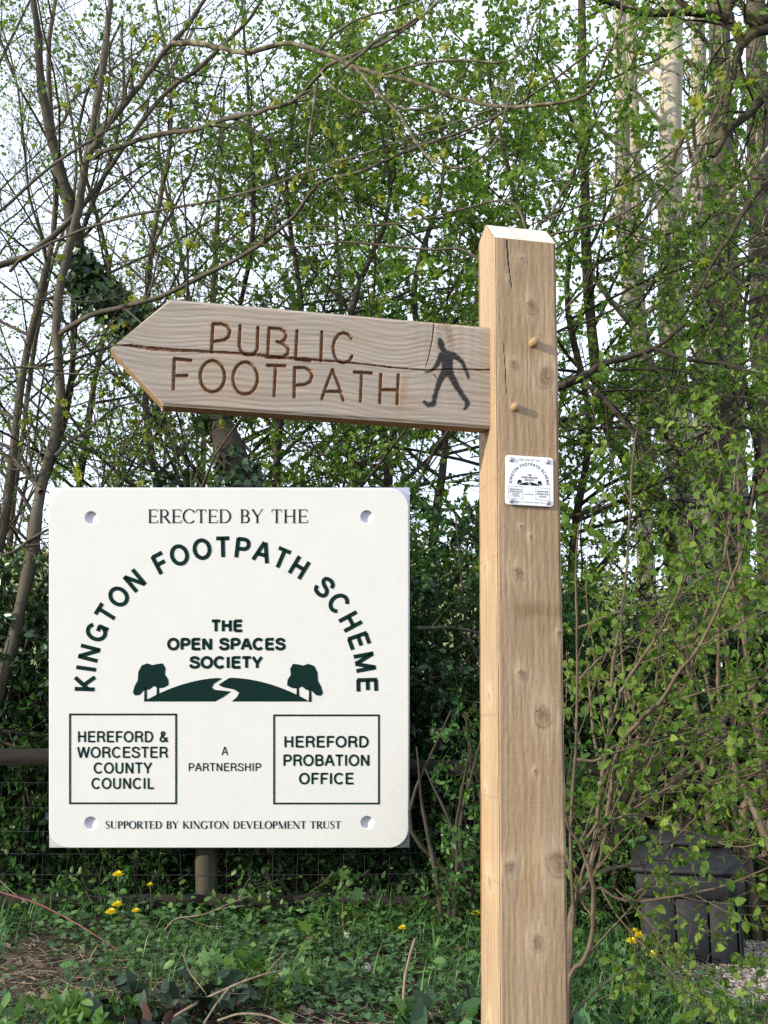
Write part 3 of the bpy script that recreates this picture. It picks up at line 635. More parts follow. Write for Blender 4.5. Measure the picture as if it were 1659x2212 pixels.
def sans(V, F, body, xc, zc, cap, width, wt, rot=0.0):
    gap = 0.05; tot = sum(SANS[ch][0] for ch in body)+gap*(len(body)-1); sx = (width/tot) if width else cap*1.17; x = -tot/2; c_, s_ = math.cos(rot), math.sin(rot)
    for ch in body:
        w_, st_ = SANS[ch]
        for P in st_:
            Q = [((x+q[0])*sx, (0.055*0+q[1]-0.5)*cap) for q in P]
            ribbon(V, F, [(xc+a*c_-d*s_, zc+a*s_+d*c_) for a, d in Q], wt*(sx+cap)/2)
        x += w_+gap
def plaque_face(S, big=False):
    """print of the plaque, S metres wide; coordinates from a 1659-wide survey of its face"""
    q = S/1640.0
    def c(x, y): return ((x-825)*q, (835-y)*q)
    V, F = [], []
    def ln(body, x, y, h, wd, wt=0.14): X, Z = c(x, y); sans(V, F, body, X, Z, h*q, wd*q, wt)
    ln('THE', 817, 642, 50, 142, .24); ln('OPEN SPACES', 814, 725, 50, 535, .23); ln('SOCIETY', 812, 808, 50, 330, .23)
    for b_, y, wd in (('HEREFORD &', 1145, 412), ('WORCESTER', 1216, 412), ('COUNTY', 1287, 266), ('COUNCIL', 1357, 286)): ln(b_, 344, y, 49, wd, .155)
    ln('A', 807, 1210, 38, 30, .12); ln('PARTNERSHIP', 806, 1283, 36, 332, .13)
    for b_, y, wd in (('HEREFORD', 1168, 388), ('PROBATION', 1252, 396), ('OFFICE', 1335, 250)): ln(b_, 1267, y, 50, wd, .165)
    cx, cy, rr = 812, 925, 640; txt = 'KINGTON FOOTPATH SCHEME'
    ws = [SANS[ch][0]+0.07 for ch in txt]; tot = sum(ws); a0, a1 = 182.5, -2.5; acc = 0
    for ch, w_ in zip(txt, ws):
        a = a0+(a1-a0)*(acc+w_/2)/tot; acc += w_
        X, Z = c(cx+rr*math.cos(R(a)), cy-rr*math.sin(R(a)))
        if ch != ' ': sans(V, F, ch, X, Z, 90*q, None, 0.185, R(a-90))
    for body, y, h, wd, tk in (('ERECTED BY THE', 145, 62, 730, 0.115), ('SUPPORTED BY KINGTON DEVELOPMENT TRUST', 1545, 34, 1070, 0.17)):
        X, Z = c(822 if y < 200 else 800, y); serif_text(V, F, body, X, Z, h*q, wd*q, tk, 0.05)
    for (x0, y0, x1, y1) in ((105, 1044, 586, 1447), (1030, 1048, 1505, 1448)):
        t = 4
        for r_ in ((x0-t, y0-t, x1+t, y0+t), (x0-t, y1-t, x1+t, y1+t), (x0-t, y0+t, x0+t, y1-t), (x1-t, y0+t, x1+t, y1-t)):
            poly(V, F, [c(r_[0], r_[3]), c(r_[2], r_[3]), c(r_[2], r_[1]), c(r_[0], r_[1])])
    EV, EF = [], []
    def hill(x): return 985-108*(1-((x-815)/375)**2)**1.0 if abs(x-815) < 375 else 985
    path_l = [(795, 880), (757, 905), (748, 922), (760, 932), (835, 940), (800, 965), (762, 985)]
    path_r = [(825, 879), (800, 895), (778, 910), (800, 921), (850, 931), (872, 945), (862, 965), (838, 985)]
    poly(EV, EF, [c(437, 985)]+[c(x, y) for x, y in path_l[::-1]]+[c(x, hill(x)) for x in np.linspace(770, 450, 14)])
    poly(EV, EF, [c(x, y) for x, y in path_r[::-1]][:0]+[c(838, 985), c(1195, 985)]+[c(x, hill(x)) for x in np.linspace(1180, 840, 14)]+[c(x, y) for x, y in path_r[:-1]])
    for mx in (1, -1):
        def t(x, y): return c(x, y) if mx == 1 else c(1641-x, y+2)
        crown = [(390, 945), (398, 915), (412, 890), (415, 850), (430, 822), (455, 812), (480, 820), (500, 815), (525, 812), (538, 835), (535, 862), (550, 885), (552, 910), (530, 922), (505, 925), (485, 915), (465, 930), (440, 935), (420, 955), (400, 958)]
        pts = [t(*p) for p in crown]; poly(EV, EF, pts[::-1] if mx == 1 else pts)
        for a, b_ in ((441, 985), (497, 962)):
            pts = [t(a, b_), t(a+13, b_), t(a+11, 915), t(a+2, 915)]; poly(EV, EF, pts)
    return V, F, EV, EF
def rounded(S, rad, y0, y1, name, mat, parent, bev=0.0008):
    rings = []
    def ring(s, y, r):
        P = []
        for cx, cz, a0 in ((1, 1, 0), (-1, 1, 90), (-1, -1, 180), (1, -1, 270)):
            for a in np.linspace(a0, a0+90, 8): P.append((cx*(s-r)+r*math.cos(R(a)), y, cz*(s-r)+r*math.sin(R(a))))
        return P
    h = S/2; prof = [(h-bev, y0, rad), (h, y0+bev, rad), (h, y1-bev, rad), (h-bev, y1, rad)]
    V = sum([ring(s, y, r) for s, y, r in prof], []); n = 32
    F = [(k*n+i, k*n+(i+1) % n, (k+1)*n+(i+1) % n, (k+1)*n+i) for k in range(3) for i in range(n)]
    F += [tuple(range(n)), tuple(3*n+i for i in range(n))[::-1]]
    return mesh(name, V, [tuple(f) for f in F], mat, parent, False)
def plaque():
    S = 0.0895; ctr = on_face(1144, 1039, FRONT-0.006); px, pz = ctr
    o = rounded(S, 0.006, -0.0035, 0.0, 'plaque', M['white_plastic'], fp); o.location = (px, FRONT-0.0030, pz); o.rotation_euler = (0, R(0.4), 0)
    V, F, EV, EF = plaque_face(S)
    t = mesh('lettering', V, F, M['print_green'], o, False); t.location = (0, -0.0037, 0)
    t = mesh('emblem', EV, EF, M['print_green'], o, False); t.location = (0, -0.0037, 0)
    for sx, sz in ((-0.0342, 0.0370), (0.0342, 0.0370), (-0.0342, -0.0374), (0.0342, -0.0374)):
        P = np.array([[(sx, -0.003, sz), (sx, -0.0052, sz), (sx, -0.0062, sz), (sx, -0.0064, sz)]])
        Vs, Fs = tubes(P, np.array([[0.0047, 0.0045, 0.0032, 0.0003]]), 14); mesh('screw', Vs, Fs, M['screw'], o, True)
plaque()
#PART2
# ================================================================== fence, bin
FY = 6.85
def rail(name, label, P, h, t, mat, r=None):
    """a rail along P, h high and t thick"""
    P = smooth_line(P, 24); mb = MB(); n = len(P); V = []
    for i, p in enumerate(P):
        j = 0.012*(vnoise(np.array([i*0.7+P[0, 0]*3]), np.array([2.0]))[0]-0.5)
        V += [(p[0], p[1]-t/2, p[2]-h/2+j), (p[0], p[1]+t/2, p[2]-h/2+j), (p[0], p[1]+t/2, p[2]+h/2-0.01+j), (p[0], p[1]+t/4, p[2]+h/2+j), (p[0], p[1]-t/4, p[2]+h/2+j), (p[0], p[1]-t/2, p[2]+h/2-0.012+j)]
    F = [(6*i+k, 6*i+(k+1) % 6, 6*i+6+(k+1) % 6, 6*i+6+k) for i in range(n-1) for k in range(6)]
    mb.add(V, np.array(F)); mb.f.setdefault(6, []).append(np.array([tuple(range(6))[::-1], tuple(range(6*n-6, 6*n))]))
    return mb, mat
def fence():
    f = empty('fence', 'low weathered timber rail fence with wire mesh in front of the dark hedge', 'fence', (-1.2, FY, 0))
    off = np.array((-1.2, FY, 0))
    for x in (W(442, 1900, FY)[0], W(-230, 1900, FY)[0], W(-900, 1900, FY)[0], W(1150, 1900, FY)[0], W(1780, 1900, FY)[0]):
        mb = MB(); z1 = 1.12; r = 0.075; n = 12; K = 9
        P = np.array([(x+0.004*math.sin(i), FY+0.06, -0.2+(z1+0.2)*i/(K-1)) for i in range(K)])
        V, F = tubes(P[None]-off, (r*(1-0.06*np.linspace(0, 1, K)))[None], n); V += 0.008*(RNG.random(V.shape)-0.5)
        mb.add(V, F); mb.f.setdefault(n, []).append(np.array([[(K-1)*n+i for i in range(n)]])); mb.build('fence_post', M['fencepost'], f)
    for name, px0, px1, py0, py1, h in (('base_rail', -900, 440, 1943, 1947, 0.085), ('base_rail', 446, 1146, 1947, 1944, 0.08), ('base_rail', 1154, 1780, 1943, 1937, 0.085),
                                 ('top_rail', -900, 440, 1628, 1634, 0.105), ('top_rail', 446, 1146, 1634, 1664, 0.10), ('top_rail', 1154, 1780, 1664, 1668, 0.10)):
        P = [W(px0, py0, FY-0.03), W((px0+px1)/2, (py0+py1)/2+3, FY-0.03), W(px1, py1, FY-0.03)]
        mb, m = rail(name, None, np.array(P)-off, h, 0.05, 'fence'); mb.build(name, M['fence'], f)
    mb = MB()
    for z in (0.14, 0.26, 0.39, 0.53, 0.68, 0.84):
        P = smooth_line([(W(-900, 1900, FY)[0], FY-0.015, z), (-0.9, FY-0.02, z-0.012), (W(1150, 1900, FY)[0], FY-0.015, z+0.01)], 30); mb.tube(P-off, 0.0016, 4, False)
    for i in range(60):
        x = W(-900, 1900, FY)[0]+i*0.15; mb.tube(np.array([(x, FY-0.018, 0.10), (x+0.01*math.sin(i*3.1), FY-0.022, 0.45), (x, FY-0.018, 0.84)])-off, 0.0011, 4, False)
    mb.build('wire_mesh', M['wire'], f, True)
fence()

def panel():  # enlarged inset of the small plaque, added as a board; none stands there
    PY = 6.56; a = W(105, 1440, PY)[0]; c = W(885, 1440, PY)[0]; z1 = W(500, 1052, PY)[2]; z0 = W(500, 1829, PY)[2]
    S = c-a; H = (z1-z0)/math.cos(PITCH)*1.0; o = empty('inset_board', 'big square white plaque inset with dark green lettering and hill emblem, added as a board', 'inset board', ((a+c)/2, PY, (z0+z1)/2-0.041), rot=(PITCH, 0, 0))
    mb = MB(); mb.box((0, 0.022, 0), (S, 0.02, H), 0, 1.0, 0.003); mb.build('backing_board', M['panel_back'], o)
    # moulded plate with rounded corners and four drilled holes
    cu = bpy.data.curves.new('plate', 'CURVE'); cu.dimensions = '2D'; cu.fill_mode = 'BOTH'; cu.extrude = 0.004; cu.bevel_depth = 0.007; cu.bevel_resolution = 2
    def spl(P):
        s = cu.splines.new('POLY'); s.points.add(len(P)-1); s.use_cyclic_u = True
        for q, v in zip(s.points, P): q.co = (v[0], v[1], 0, 1)
    hw, hh, r = S/2-0.012, H/2-0.012, 0.12
    spl([(sx*(hw-r)+r*math.cos(R(t)), sz*(hh-r)+r*math.sin(R(t))) for sx, sz, t0 in ((1, 1, 0), (-1, 1, 90), (-1, -1, 180), (1, -1, 270)) for t in np.linspace(t0, t0+90, 14)])
    q = S/1640.0; HO = ((202, 152), (1452, 148), (200, 1538), (1453, 1535))
    for hx, hy in HO:
        spl([((hx-825)*q+0.046*math.cos(-t), (835-hy)*q*H/S+0.046*math.sin(-t)) for t in np.linspace(0, 6.283, 28, endpoint=False)])
    ob = bpy.data.objects.new('plate', cu); COL.objects.link(ob); dg = bpy.context.evaluated_depsgraph_get(); me = bpy.data.meshes.new_from_object(ob.evaluated_get(dg))
    bpy.data.objects.remove(ob); me.name = 'plate'; me.materials.clear(); me.materials.append(M['panel_white'])
    pl = bpy.data.objects.new('plate', me); COL.objects.link(pl); pl.parent = o; pl.rotation_euler = (math.pi/2, 0, 0)
    for hx, hy in HO:   # pale bushes seated in the holes
        mb = MB(); V, F = tubes(np.array([[(0, -0.0105, 0), (0, -0.004, 0), (0, 0.009, 0), (0, 0.0095, 0)]]), np.array([[0.056, 0.046, 0.036, 0.0005]]), 24); mb.add(V, F)
        g = mb.build('hole_bush', M['panel_back'], o, True); g.location = ((hx-825)*q, 0, (835-hy)*q*H/S)
    V, F, EV, EF = plaque_face(S, True)
    for nm, vv, ff in (('lettering', V, F), ('emblem', EV, EF)):
        t = mesh(nm, vv, ff, M['print_green'], o, False); t.location = (0, -0.0135, 0); t.scale = (1, 1, H/S)
    for x in (-0.3*S, 0.02*S, 0.3*S):
        mb = MB(); mb.box((x, 0.062, 0), (0.09, 0.06, H-0.4)); mb.build('batten', M['fencepost'], o)
M['panel_white'] = mottled('off_white_moulding', [(0.3, (0.66, 0.655, 0.635)), (0.7, (0.69, 0.684, 0.662))], 6, 0.4, 0.03, 0.001)
M['panel_back'] = plain('lilac_white_backing', (0.55, 0.55, 0.63), 0.5)
panel()
def bin_():
    c = W(1525, 2052, 5.62); base = np.array((c[0], c[1]+0.27, 0.0)); rz = R(-14)
    o = empty('litter_bin', 'square charcoal slatted litter bin with a broad hipped lid beside the gravel', 'litter bin', tuple(base), rot=(0, 0, rz)); o.scale = (0.95, 0.95, 0.86)
    s = 0.52; h = 0.40; t = 0.028
    for face in range(4):
        mb = MB(); a = face*math.pi/2
        for i, wv in enumerate((0.17, 0.17, 0.14)):
            u = (-0.175, 0.003, 0.168)[i]; x, y = u, -s/2
            mb.box((x*math.cos(a)-y*math.sin(a), x*math.sin(a)+y*math.cos(a), h/2), (wv, t, h), a, 1.0, 0.006)
        mb.build('slatted_side', M['bin'], o)
    mb = MB(); mb.box((0, 0, h/2), (s-0.07, s-0.07, h-0.02)); mb.build('liner', M['bin_dark'], o)
    mb = MB(); mb.box((0, 0, h+0.075), (s+0.07, s+0.07, 0.15), 0, 1.0, 0.012); mb.build('collar', M['bin'], o)
    mb = MB(); mb.box((0, 0, h+0.168), (s+0.12, s+0.12, 0.034), 0, 1.0, 0.008); mb.build('lid_rim', M['bin'], o)
    mb = MB(); V = []
    S0, S1 = (s+0.10)/2, 0.17; z0, z1 = h+0.186, h+0.30
    mb.add([(-S0, -S0, z0), (S0, -S0, z0), (S0, S0, z0), (-S0, S0, z0), (-S1, -S1, z1), (S1, -S1, z1), (S1, S1, z1), (-S1, S1, z1)],
           np.array([(0, 1, 5, 4), (1, 2, 6, 5), (2, 3, 7, 6), (3, 0, 4, 7), (4, 5, 6, 7)]))
    mb.build('hipped_lid', M['bin'], o)
    mb = MB(); mb.box((0, 0, z1+0.02), (S1*2+0.07, S1*2+0.07, 0.034), 0, 1.0, 0.008); mb.build('lid_cap', M['bin'], o)
bin_()

# ================================================================== trees
def pxlimb(p, pts, Y0, r0, Y1=None, r1=None, k=None, n=7): return p.limb(WL(pts, Y0, Y1), r0, r1, k, n)

# --- slender maple on the left with long bare limbs reaching over the sign
Y = 7.25
p = Plant('maple_tree', 'slender grey maple on the left whose bare limbs reach across above the arm', 'tree', (W(-60, 1930, Y)[0], Y, 0))
T0 = pxlimb(p, [(-62, 1935), (-36, 1640), (0, 1484), (26, 1390), (49, 1296), (71, 1184), (86, 1071), (103, 1000), (118, 940), (131, 860), (126, 790), (123, 720), (128, 640), (148, 545), (166, 470), (180, 380), (198, 290), (213, 207), (228, 110), (236, 30), (240, -60), (246, -190)], Y, 0.050, Y+0.2, 0.022, 60, 10)
A = [pxlimb(p, [(131, 722), (175, 691), (250, 666), (346, 641), (480, 575), (560, 530), (640, 462), (690, 395), (780, 370), (900, 318), (1010, 280), (1100, 235), (1200, 170), (1290, 100)], Y, 0.021, 5.2, 0.006, 40),
     pxlimb(p, [(192, 333), (215, 295), (260, 236), (300, 187), (347, 123), (390, 77), (430, 20), (470, -50)], Y, 0.030, Y-0.3, 0.014, 24),
     pxlimb(p, [(190, 345), (235, 325), (333, 293), (430, 277), (500, 253), (570, 238), (640, 215), (700, 150), (740, 128), (830, 92), (900, 45), (960, -10), (1010, -60)], Y, 0.021, 5.0, 0.007, 36),
     pxlimb(p, [(120, 985), (150, 955), (180, 935), (220, 903), (248, 880), (300, 868)], Y, 0.017, Y+0.3, 0.006, 16),
     pxlimb(p, [(88, 1062), (70, 1038), (40, 1000), (0, 978), (-60, 960)], Y, 0.022, Y+0.2, 0.010, 14),
     pxlimb(p, [(-80, 600), (60, 550), (150, 477), (213, 400), (300, 270), (367, 193), (430, 147), (520, 60), (560, 10), (600, -60)], Y+0.3, 0.026, Y, 0.011, 30),
     pxlimb(p, [(-60, 490), (0, 457), (100, 367), (200, 300), (267, 263), (333, 200), (380, 130), (410, 60)], Y-0.3, 0.014, Y-0.5, 0.005, 24),
     pxlimb(p, [(20, 585), (60, 550), (167, 500), (290, 463), (430, 440), (553, 410), (640, 380), (760, 340), (880, 300), (1000, 258), (1120, 215)], Y-0.1, 0.0125, 5.4, 0.004, 34),
     pxlimb(p, [(-20, 798), (75, 793), (137, 808), (275, 806), (420, 812), (600, 800)], Y, 0.0105, Y, 0.003, 22),
     pxlimb(p, [(75, 793), (130, 768), (175, 751), (250, 691), (310, 640), (360, 560)], Y, 0.007, Y, 0.003, 18),
     pxlimb(p, [(-20, 648), (100, 647), (190, 652), (240, 645), (310, 620), (380, 610)], Y, 0.006, Y, 0.003, 18),
     pxlimb(p, [(-20, 1210), (30, 1190), (75, 1160), (118, 1140), (180, 1150), (300, 1130)], Y, 0.014, Y, 0.007, 16),
     pxlimb(p, [(-30, 1582), (0, 1579), (60, 1585), (120, 1585), (250, 1560), (420, 1575)], Y, 0.016, Y, 0.008, 18),
     pxlimb(p, [(-30, 1590), (0, 1600), (30, 1612), (70, 1610), (118, 1595), (230, 1540)], Y-0.05, 0.012, Y, 0.005, 16),
     pxlimb(p, [(900, 1360), (960, 1355), (1010, 1362), (1060, 1372)], 7.1, 0.016, 7.0, 0.009, 10),
     pxlimb(p, [(830, 1500), (930, 1465), (1010, 1450), (1060, 1440), (1200, 1400)], 7.1, 0.013, 7.0, 0.006, 12)]
for q in A:
    t = p.twigs(q, 12, 0.12, 1.0, 45, 0.55, 7, 0.14, (0.05, 0, 0.12), 0.5)
    u = p.twigs(t, 3, 0.2, 1.0, 42, 0.28, 5, 0.16, (0, 0, 0.1), 0.5, 3)
    p.leaf((t[0][::3], t[1]), 5, 'maple', 0.055, 'leaf_lime', 'crown', t0=0.94, droop=0.9, up=0.2)
    p.leaf((t[0][::3], t[1]), 6, 'oval', 0.028, 'leaf_lime', 'crown', t0=0.93, droop=0.2)
    p.leaf((u[0][::5], u[1]), 4, 'maple', 0.045, 'leaf_lime', 'crown', t0=0.93, droop=0.9, up=0.2)
p.part('trunk', 'bark_grey')
# its lichen-crusted limbs hang in loops over the post
L1 = pxlimb(p, [(372, 96), (420, 92), (470, 103), (520, 112), (553, 112), (620, 93), (686, 110), (740, 133), (803, 157), (870, 170), (953, 200), (1036, 225), (1106, 230), (1206, 223), (1266, 203), (1293, 167), (1309, 127), (1335, 60), (1350, -30)], 5.35, 0.017, 4.4, 0.006, 50)
L2 = [pxlimb(p, [(766, 143), (785, 165), (803, 187), (863, 233), (920, 233), (953, 210), (983, 177), (1000, 160)], 4.55, 0.008, 4.4, 0.003, 28),
      pxlimb(p, [(800, 185), (840, 225), (873, 260), (900, 310), (936, 347), (986, 363), (1026, 350), (1073, 300), (1093, 233), (1106, 197), (1125, 130)], 4.5, 0.0075, 4.3, 0.0035, 36),
      pxlimb(p, [(693, 107), (713, 80), (770, 43), (836, 23), (903, 0), (980, -30)], 4.55, 0.008, 4.5, 0.004, 20),
      pxlimb(p, [(690, 150), (720, 190), (760, 215), (800, 222), (820, 215)], 4.55, 0.006, 4.5, 0.003, 16),
      pxlimb(p, [(686, 177), (680, 213), (668, 300), (664, 345), (673, 390)], 4.7, 0.008, 4.9, 0.006, 18),
      pxlimb(p, [(830, 160), (900, 140), (990, 130), (1080, 135), (1130, 110), (1160, 40), (1190, -30)], 4.5, 0.007, 4.3, 0.004, 26),
      pxlimb(p, [(740, 150), (820, 85), (886, 50), (953, 0), (990, -40)], 4.6, 0.010, 4.6, 0.006, 16)]
for q in L2+[L1]:
    t = p.twigs(q, 6, 0.1, 1, 50, 0.30, 5, 0.2, (0, 0, 0.1), 0.5)
    p.leaf((t[0][::2], t[1]), 4, 'maple', 0.04, 'leaf_lime', 'crown', t0=0.92, droop=0.8, up=0.2)
    u = p.twigs(t, 2, 0.2, 1, 50, 0.15, 4, 0.2, (0, 0, 0), 0.5)
    p.leaf(u, 1, 'small', 0.035, 'leaf_lime', 'crown', t0=0.5)
p.done('bark_lichen', 'lichen_limb')

# --- young sycamore off to the right: long thin whips sweeping up over the post
p = Plant('sycamore_sapling', 'sycamore sapling with long thin whips sweeping up to the right behind the post top', 'tree', (0.55, 4.9, 0))
tr = p.limb([(0.55, 4.9, -0.05), (0.6, 4.95, 1.2), W(1130, 900, 4.9), W(1120, 640, 4.85), W(1150, 545, 4.8)], 0.016, 0.010, 24)
A = [pxlimb(p, [(1150, 545), (1186, 510), (1306, 480), (1406, 423), (1489, 353), (1539, 277), (1560, 200), (1575, 120)], 4.8, 0.0075, 4.6, 0.002, 30),
     pxlimb(p, [(1150, 545), (1160, 490), (1186, 473), (1340, 407), (1440, 353), (1510, 290), (1560, 215)], 4.8, 0.007, 4.7, 0.002, 26),
     pxlimb(p, [(1120, 640), (1010, 545), (920, 540), (753, 523), (653, 533), (553, 527), (430, 505)], 4.85, 0.008, 4.9, 0.003, 30),
     pxlimb(p, [(1150, 545), (1106, 437), (986, 455), (886, 480), (753, 487), (553, 487), (480, 480)], 4.8, 0.007, 5.0, 0.002, 30),
     pxlimb(p, [(1186, 473), (1223, 403), (1300, 350), (1390, 320), (1450, 250)], 4.8, 0.006, 4.8, 0.002, 20),
     pxlimb(p, [(1130, 900), (1180, 740), (1245, 640), (1340, 590), (1450, 560)], 4.9, 0.006, 4.8, 0.002, 20)]
for q in A:
    t = p.twigs(q, 7, 0.2, 1, 40, 0.3, 5, 0.12, (0, 0, 0.2), 0.5)
    p.leaf((t[0][::2], t[1]), 4, 'maple', 0.045, 'leaf_lime', 'crown', t0=0.93, droop=0.8, up=0.2)
    p.leaf((t[0][::2], t[1]), 5, 'oval', 0.026, 'leaf_lime', 'crown', t0=0.9, droop=0.1)
p.done('bark_brown')

# --- generic tree of the wood edge
def wood_tree(label, px, Y, h, r, crown0, limbs, ang, leafper, kind, lsize, lmat, bark, name='tree', lean=0.0, fine=(5, 5), limblen=0.38, twl=(0.9, 0.45), group=None, trop=(0, 0, 0.25), extra=None, sides=4, forks=0, ivy=0):
    x = W(px, 1470, Y)[0]; base = (x, Y, 0)
    p = Plant(name, label, 'tree', base, group)
    k = np.linspace(0, 1, 7); wob = RNG.normal(size=(7, 2))*0.035*h*k[:, None]**0.8*0.6; wob[0] = 0
    P = np.c_[x+lean*h*k+wob[:, 0], Y+wob[:, 1], -0.1+(h+0.1)*k]
    tr = p.limb(P, r, r*0.25, 26, 10)
    l1 = p.twigs(tr, limbs, crown0, 0.98, ang, h*limblen, 9, 0.10, trop, 0.5, 6, 0.3, False)
    src = l1
    l2 = p.twigs(l1, fine[0], 0.2, 1, 42, twl[0], 6, 0.13, (0, 0, 0.15), 0.5, sides)
    l3 = p.twigs(l2, fine[1], 0.15, 1, 42, twl[1], 5, 0.14, (0, 0, 0.05), 0.6, 3)
    sp = RNG.random()*50; md = l3[0][:, 2]; dens = fbm(md[:, 0]*1.5+sp, md[:, 2]*1.5+md[:, 1]*0.8, 3)
    l3k = (l3[0][dens+0.16*RNG.random(len(dens)) > 0.505], l3[1])
    if leafper: p.leaf(l3k, int(leafper*1.7+0.5), kind, lsize, lmat, 'crown', spread=0.8)
    if leafper: p.leaf(l2, max(1, leafper//3), kind, lsize, lmat, 'crown')
    if ivy:
        m = ivy*900; t = RNG.random(m)*0.8; c = smooth_line(P, 60)[(t*59).astype(int)]; a = RNG.random(m)*6.283
        rr = r*(1.25-0.6*t)+0.05+0.10*RNG.random(m)**2
        pos = c+np.c_[np.cos(a)*rr, np.sin(a)*rr, RNG.normal(size=m)*0.05]
        p.lv.setdefault(('ivy', 'leaf_dark'), []).append(leaves('ivy', pos, RNG.normal(size=(m, 3))*0.5+np.array([0, 0, -0.6]), np.c_[np.cos(a), np.sin(a), 0*a+0.3], 0.05+0.04*RNG.random(m)))
    p.done(bark)
    return p
# bare, just budding trees against the sky on the left
for i, (px, Y, h, lean, lab, per, bark) in enumerate((
        (-130, 7.9, 8.2, 0.10, 'budding ash with upright twigs at the far left of the skyline', 1, 'bark_grey'),
        (70, 9.2, 8.4, 0.03, 'twiggy ash just behind the slender maple trunk, almost leafless', 1, 'bark_dark'),
        (330, 8.6, 8.0, -0.02, 'thin twiggy tree rising behind the arrow tip of the arm', 2, 'bark_grey'),
        (470, 9.8, 9.0, 0.02, 'straight dark budding tree above the word PUBLIC', 3, 'bark_dark'),
        (-20, 12.0, 9.5, 0.05, 'pale distant twiggy ash seen through the maple limbs', 2, 'bark_grey'),
        (170, 10.6, 9.2, 0.0, 'fine twigged ash close behind the upper maple trunk', 2, 'bark_dark'),
        (-220, 10.0, 9.0, 0.06, 'ash leaning into the upper left corner of the view', 2, 'bark_dark'),
        (400, 12.5, 10.5, 0.0, 'tall fine twigged ash far behind the arrow tip', 3, 'bark_grey'))):
    wood_tree(lab, px, Y, h, 0.05, 0.12, 24, 58, per, 'small', 0.045, 'leaf_mid', bark, 'ash_tree', lean, (8, 7), 0.34, (0.95, 0.5), trop=(0, 0, 0.35))
# leafy thorns and field maples filling the middle and right
for i, (px, Y, h, lean, lab, per, bark, kind, ls, mat) in enumerate((
        (620, 9.0, 7.4, 0.00, 'leafy hawthorn above the lettering of the arm', 7, 'bark_dark', 'oval', 0.05, 'leaf_mid'),
        (800, 8.6, 7.0, 0.02, 'bright leafed hawthorn standing over the walking figure', 8, 'bark_dark', 'oval', 0.052, 'leaf_mid'),
        (960, 9.6, 8.0, -0.01, 'tall leafy field maple left of the post top', 8, 'bark_grey', 'ivy', 0.06, 'leaf_mid'),
        (1120, 9.0, 7.6, 0.01, 'leafy thorn tree directly behind the post top', 8, 'bark_dark', 'oval', 0.052, 'leaf_mid'),
        (1250, 10.2, 8.4, 0.00, 'spreading field maple right of the post top', 6, 'bark_moss', 'ivy', 0.06, 'leaf_mid'),
        (1640, 9.0, 5.4, 0.0, 'twiggy leafy thorn at the right edge below the mossy limb', 4, 'bark_dark', 'oval', 0.05, 'leaf_mid'),
        (1740, 11.0, 9.2, 0.0, 'leafy maple screening the tall trunks near the top right', 3, 'bark_grey', 'ivy', 0.065, 'leaf_mid'),
        (440, 10.6, 8.4, 0.0, 'lightly leafed maple behind the arm point and the letter P', 6, 'bark_grey', 'oval', 0.055, 'leaf_mid'),
        (730, 12.5, 9.8, 0.01, 'taller pale green tree behind the hawthorns in the middle', 6, 'bark_grey', 'oval', 0.07, 'leaf_mid'),
        (1060, 13.0, 10.4, 0.0, 'taller pale green tree rising beyond the post top', 6, 'bark_grey', 'oval', 0.07, 'leaf_mid'))):
    wood_tree(lab, px, Y, h, 0.06, 0.2, 26, 65, per, kind, ls, mat, bark, 'hawthorn_tree' if 'thorn' in lab else 'maple_tree', lean, (8, 7), 0.32, (0.85, 0.42), trop=(0, 0, 0.1))

# tall trunks at the right, further back, some with sunlight put into the bark colour
def tall(label, pts, Y, r0, r1, group=None, leafy=2, bark='bark_sun'):
    b = W(pts[0][0], 1470, Y); p = Plant('tall_tree', label, 'tree', (b[0], Y, 0), group)
    P = np.vstack([(b[0], Y, -0.1), WL(pts[1:], Y)])
    tr = p.limb(P, r0, r1, 40, 14)
    l1 = p.twigs(tr, 12, 0.45, 1, 60, 2.2, 8, 0.14, (0, 0, 0.2), 0.4, 6, 0.4, False)
    l2 = p.twigs(l1, 6, 0.2, 1, 45, 0.9, 6, 0.15, (0, 0, 0.1), 0.5)
    p.leaf(l2, leafy*3, 'small', 0.08, 'leaf_mid', 'crown')
    p.done(bark)
tall('broad pale trunk lit by the sun, nearest the post on the right', [(1490, 1470), (1482, 1106), (1472, 930), (1455, 780), (1448, 600), (1447, 350), (1452, 60), (1455, -200)], 13.0, 0.20, 0.14)
tall('leaning pale trunk joining the broad trunk from the left', [(1560, 1470), (1500, 1180), (1420, 860), (1385, 740), (1350, 520), (1340, 100), (1335, -200)], 13.4, 0.15, 0.09)
tall('dark textured trunk right of the broad pale one', [(1585, 1470), (1575, 1100), (1572, 800), (1562, 500), (1556, 200), (1552, -200)], 14.0, 0.29, 0.15, None, 2, 'bark_grey')
tall('thin straight pale trunk high between the two broad trunks', [(1530, 1470), (1520, 1000), (1512, 500), (1508, 100), (1507, -200)], 15.5, 0.16, 0.10)
tall('pale trunk at the right edge of the view', [(1665, 1470), (1655, 1000), (1640, 500), (1634, 100), (1630, -200)], 15.0, 0.20, 0.15, None, 2, 'bark_grey')
tall('slim sunlit trunk half hidden in leaves right of the post top', [(1400, 1470), (1385, 900), (1372, 500), (1362, 100), (1355, -200)], 16.0, 0.15, 0.10)
tall('slim leaning trunk low beside the plaque side of the post', [(1500, 1470), (1440, 1140), (1389, 1031), (1347, 985), (1300, 880), (1270, 600), (1260, 200), (1255, -150)], 12.0, 0.10, 0.05, None, 2, 'bark_moss')

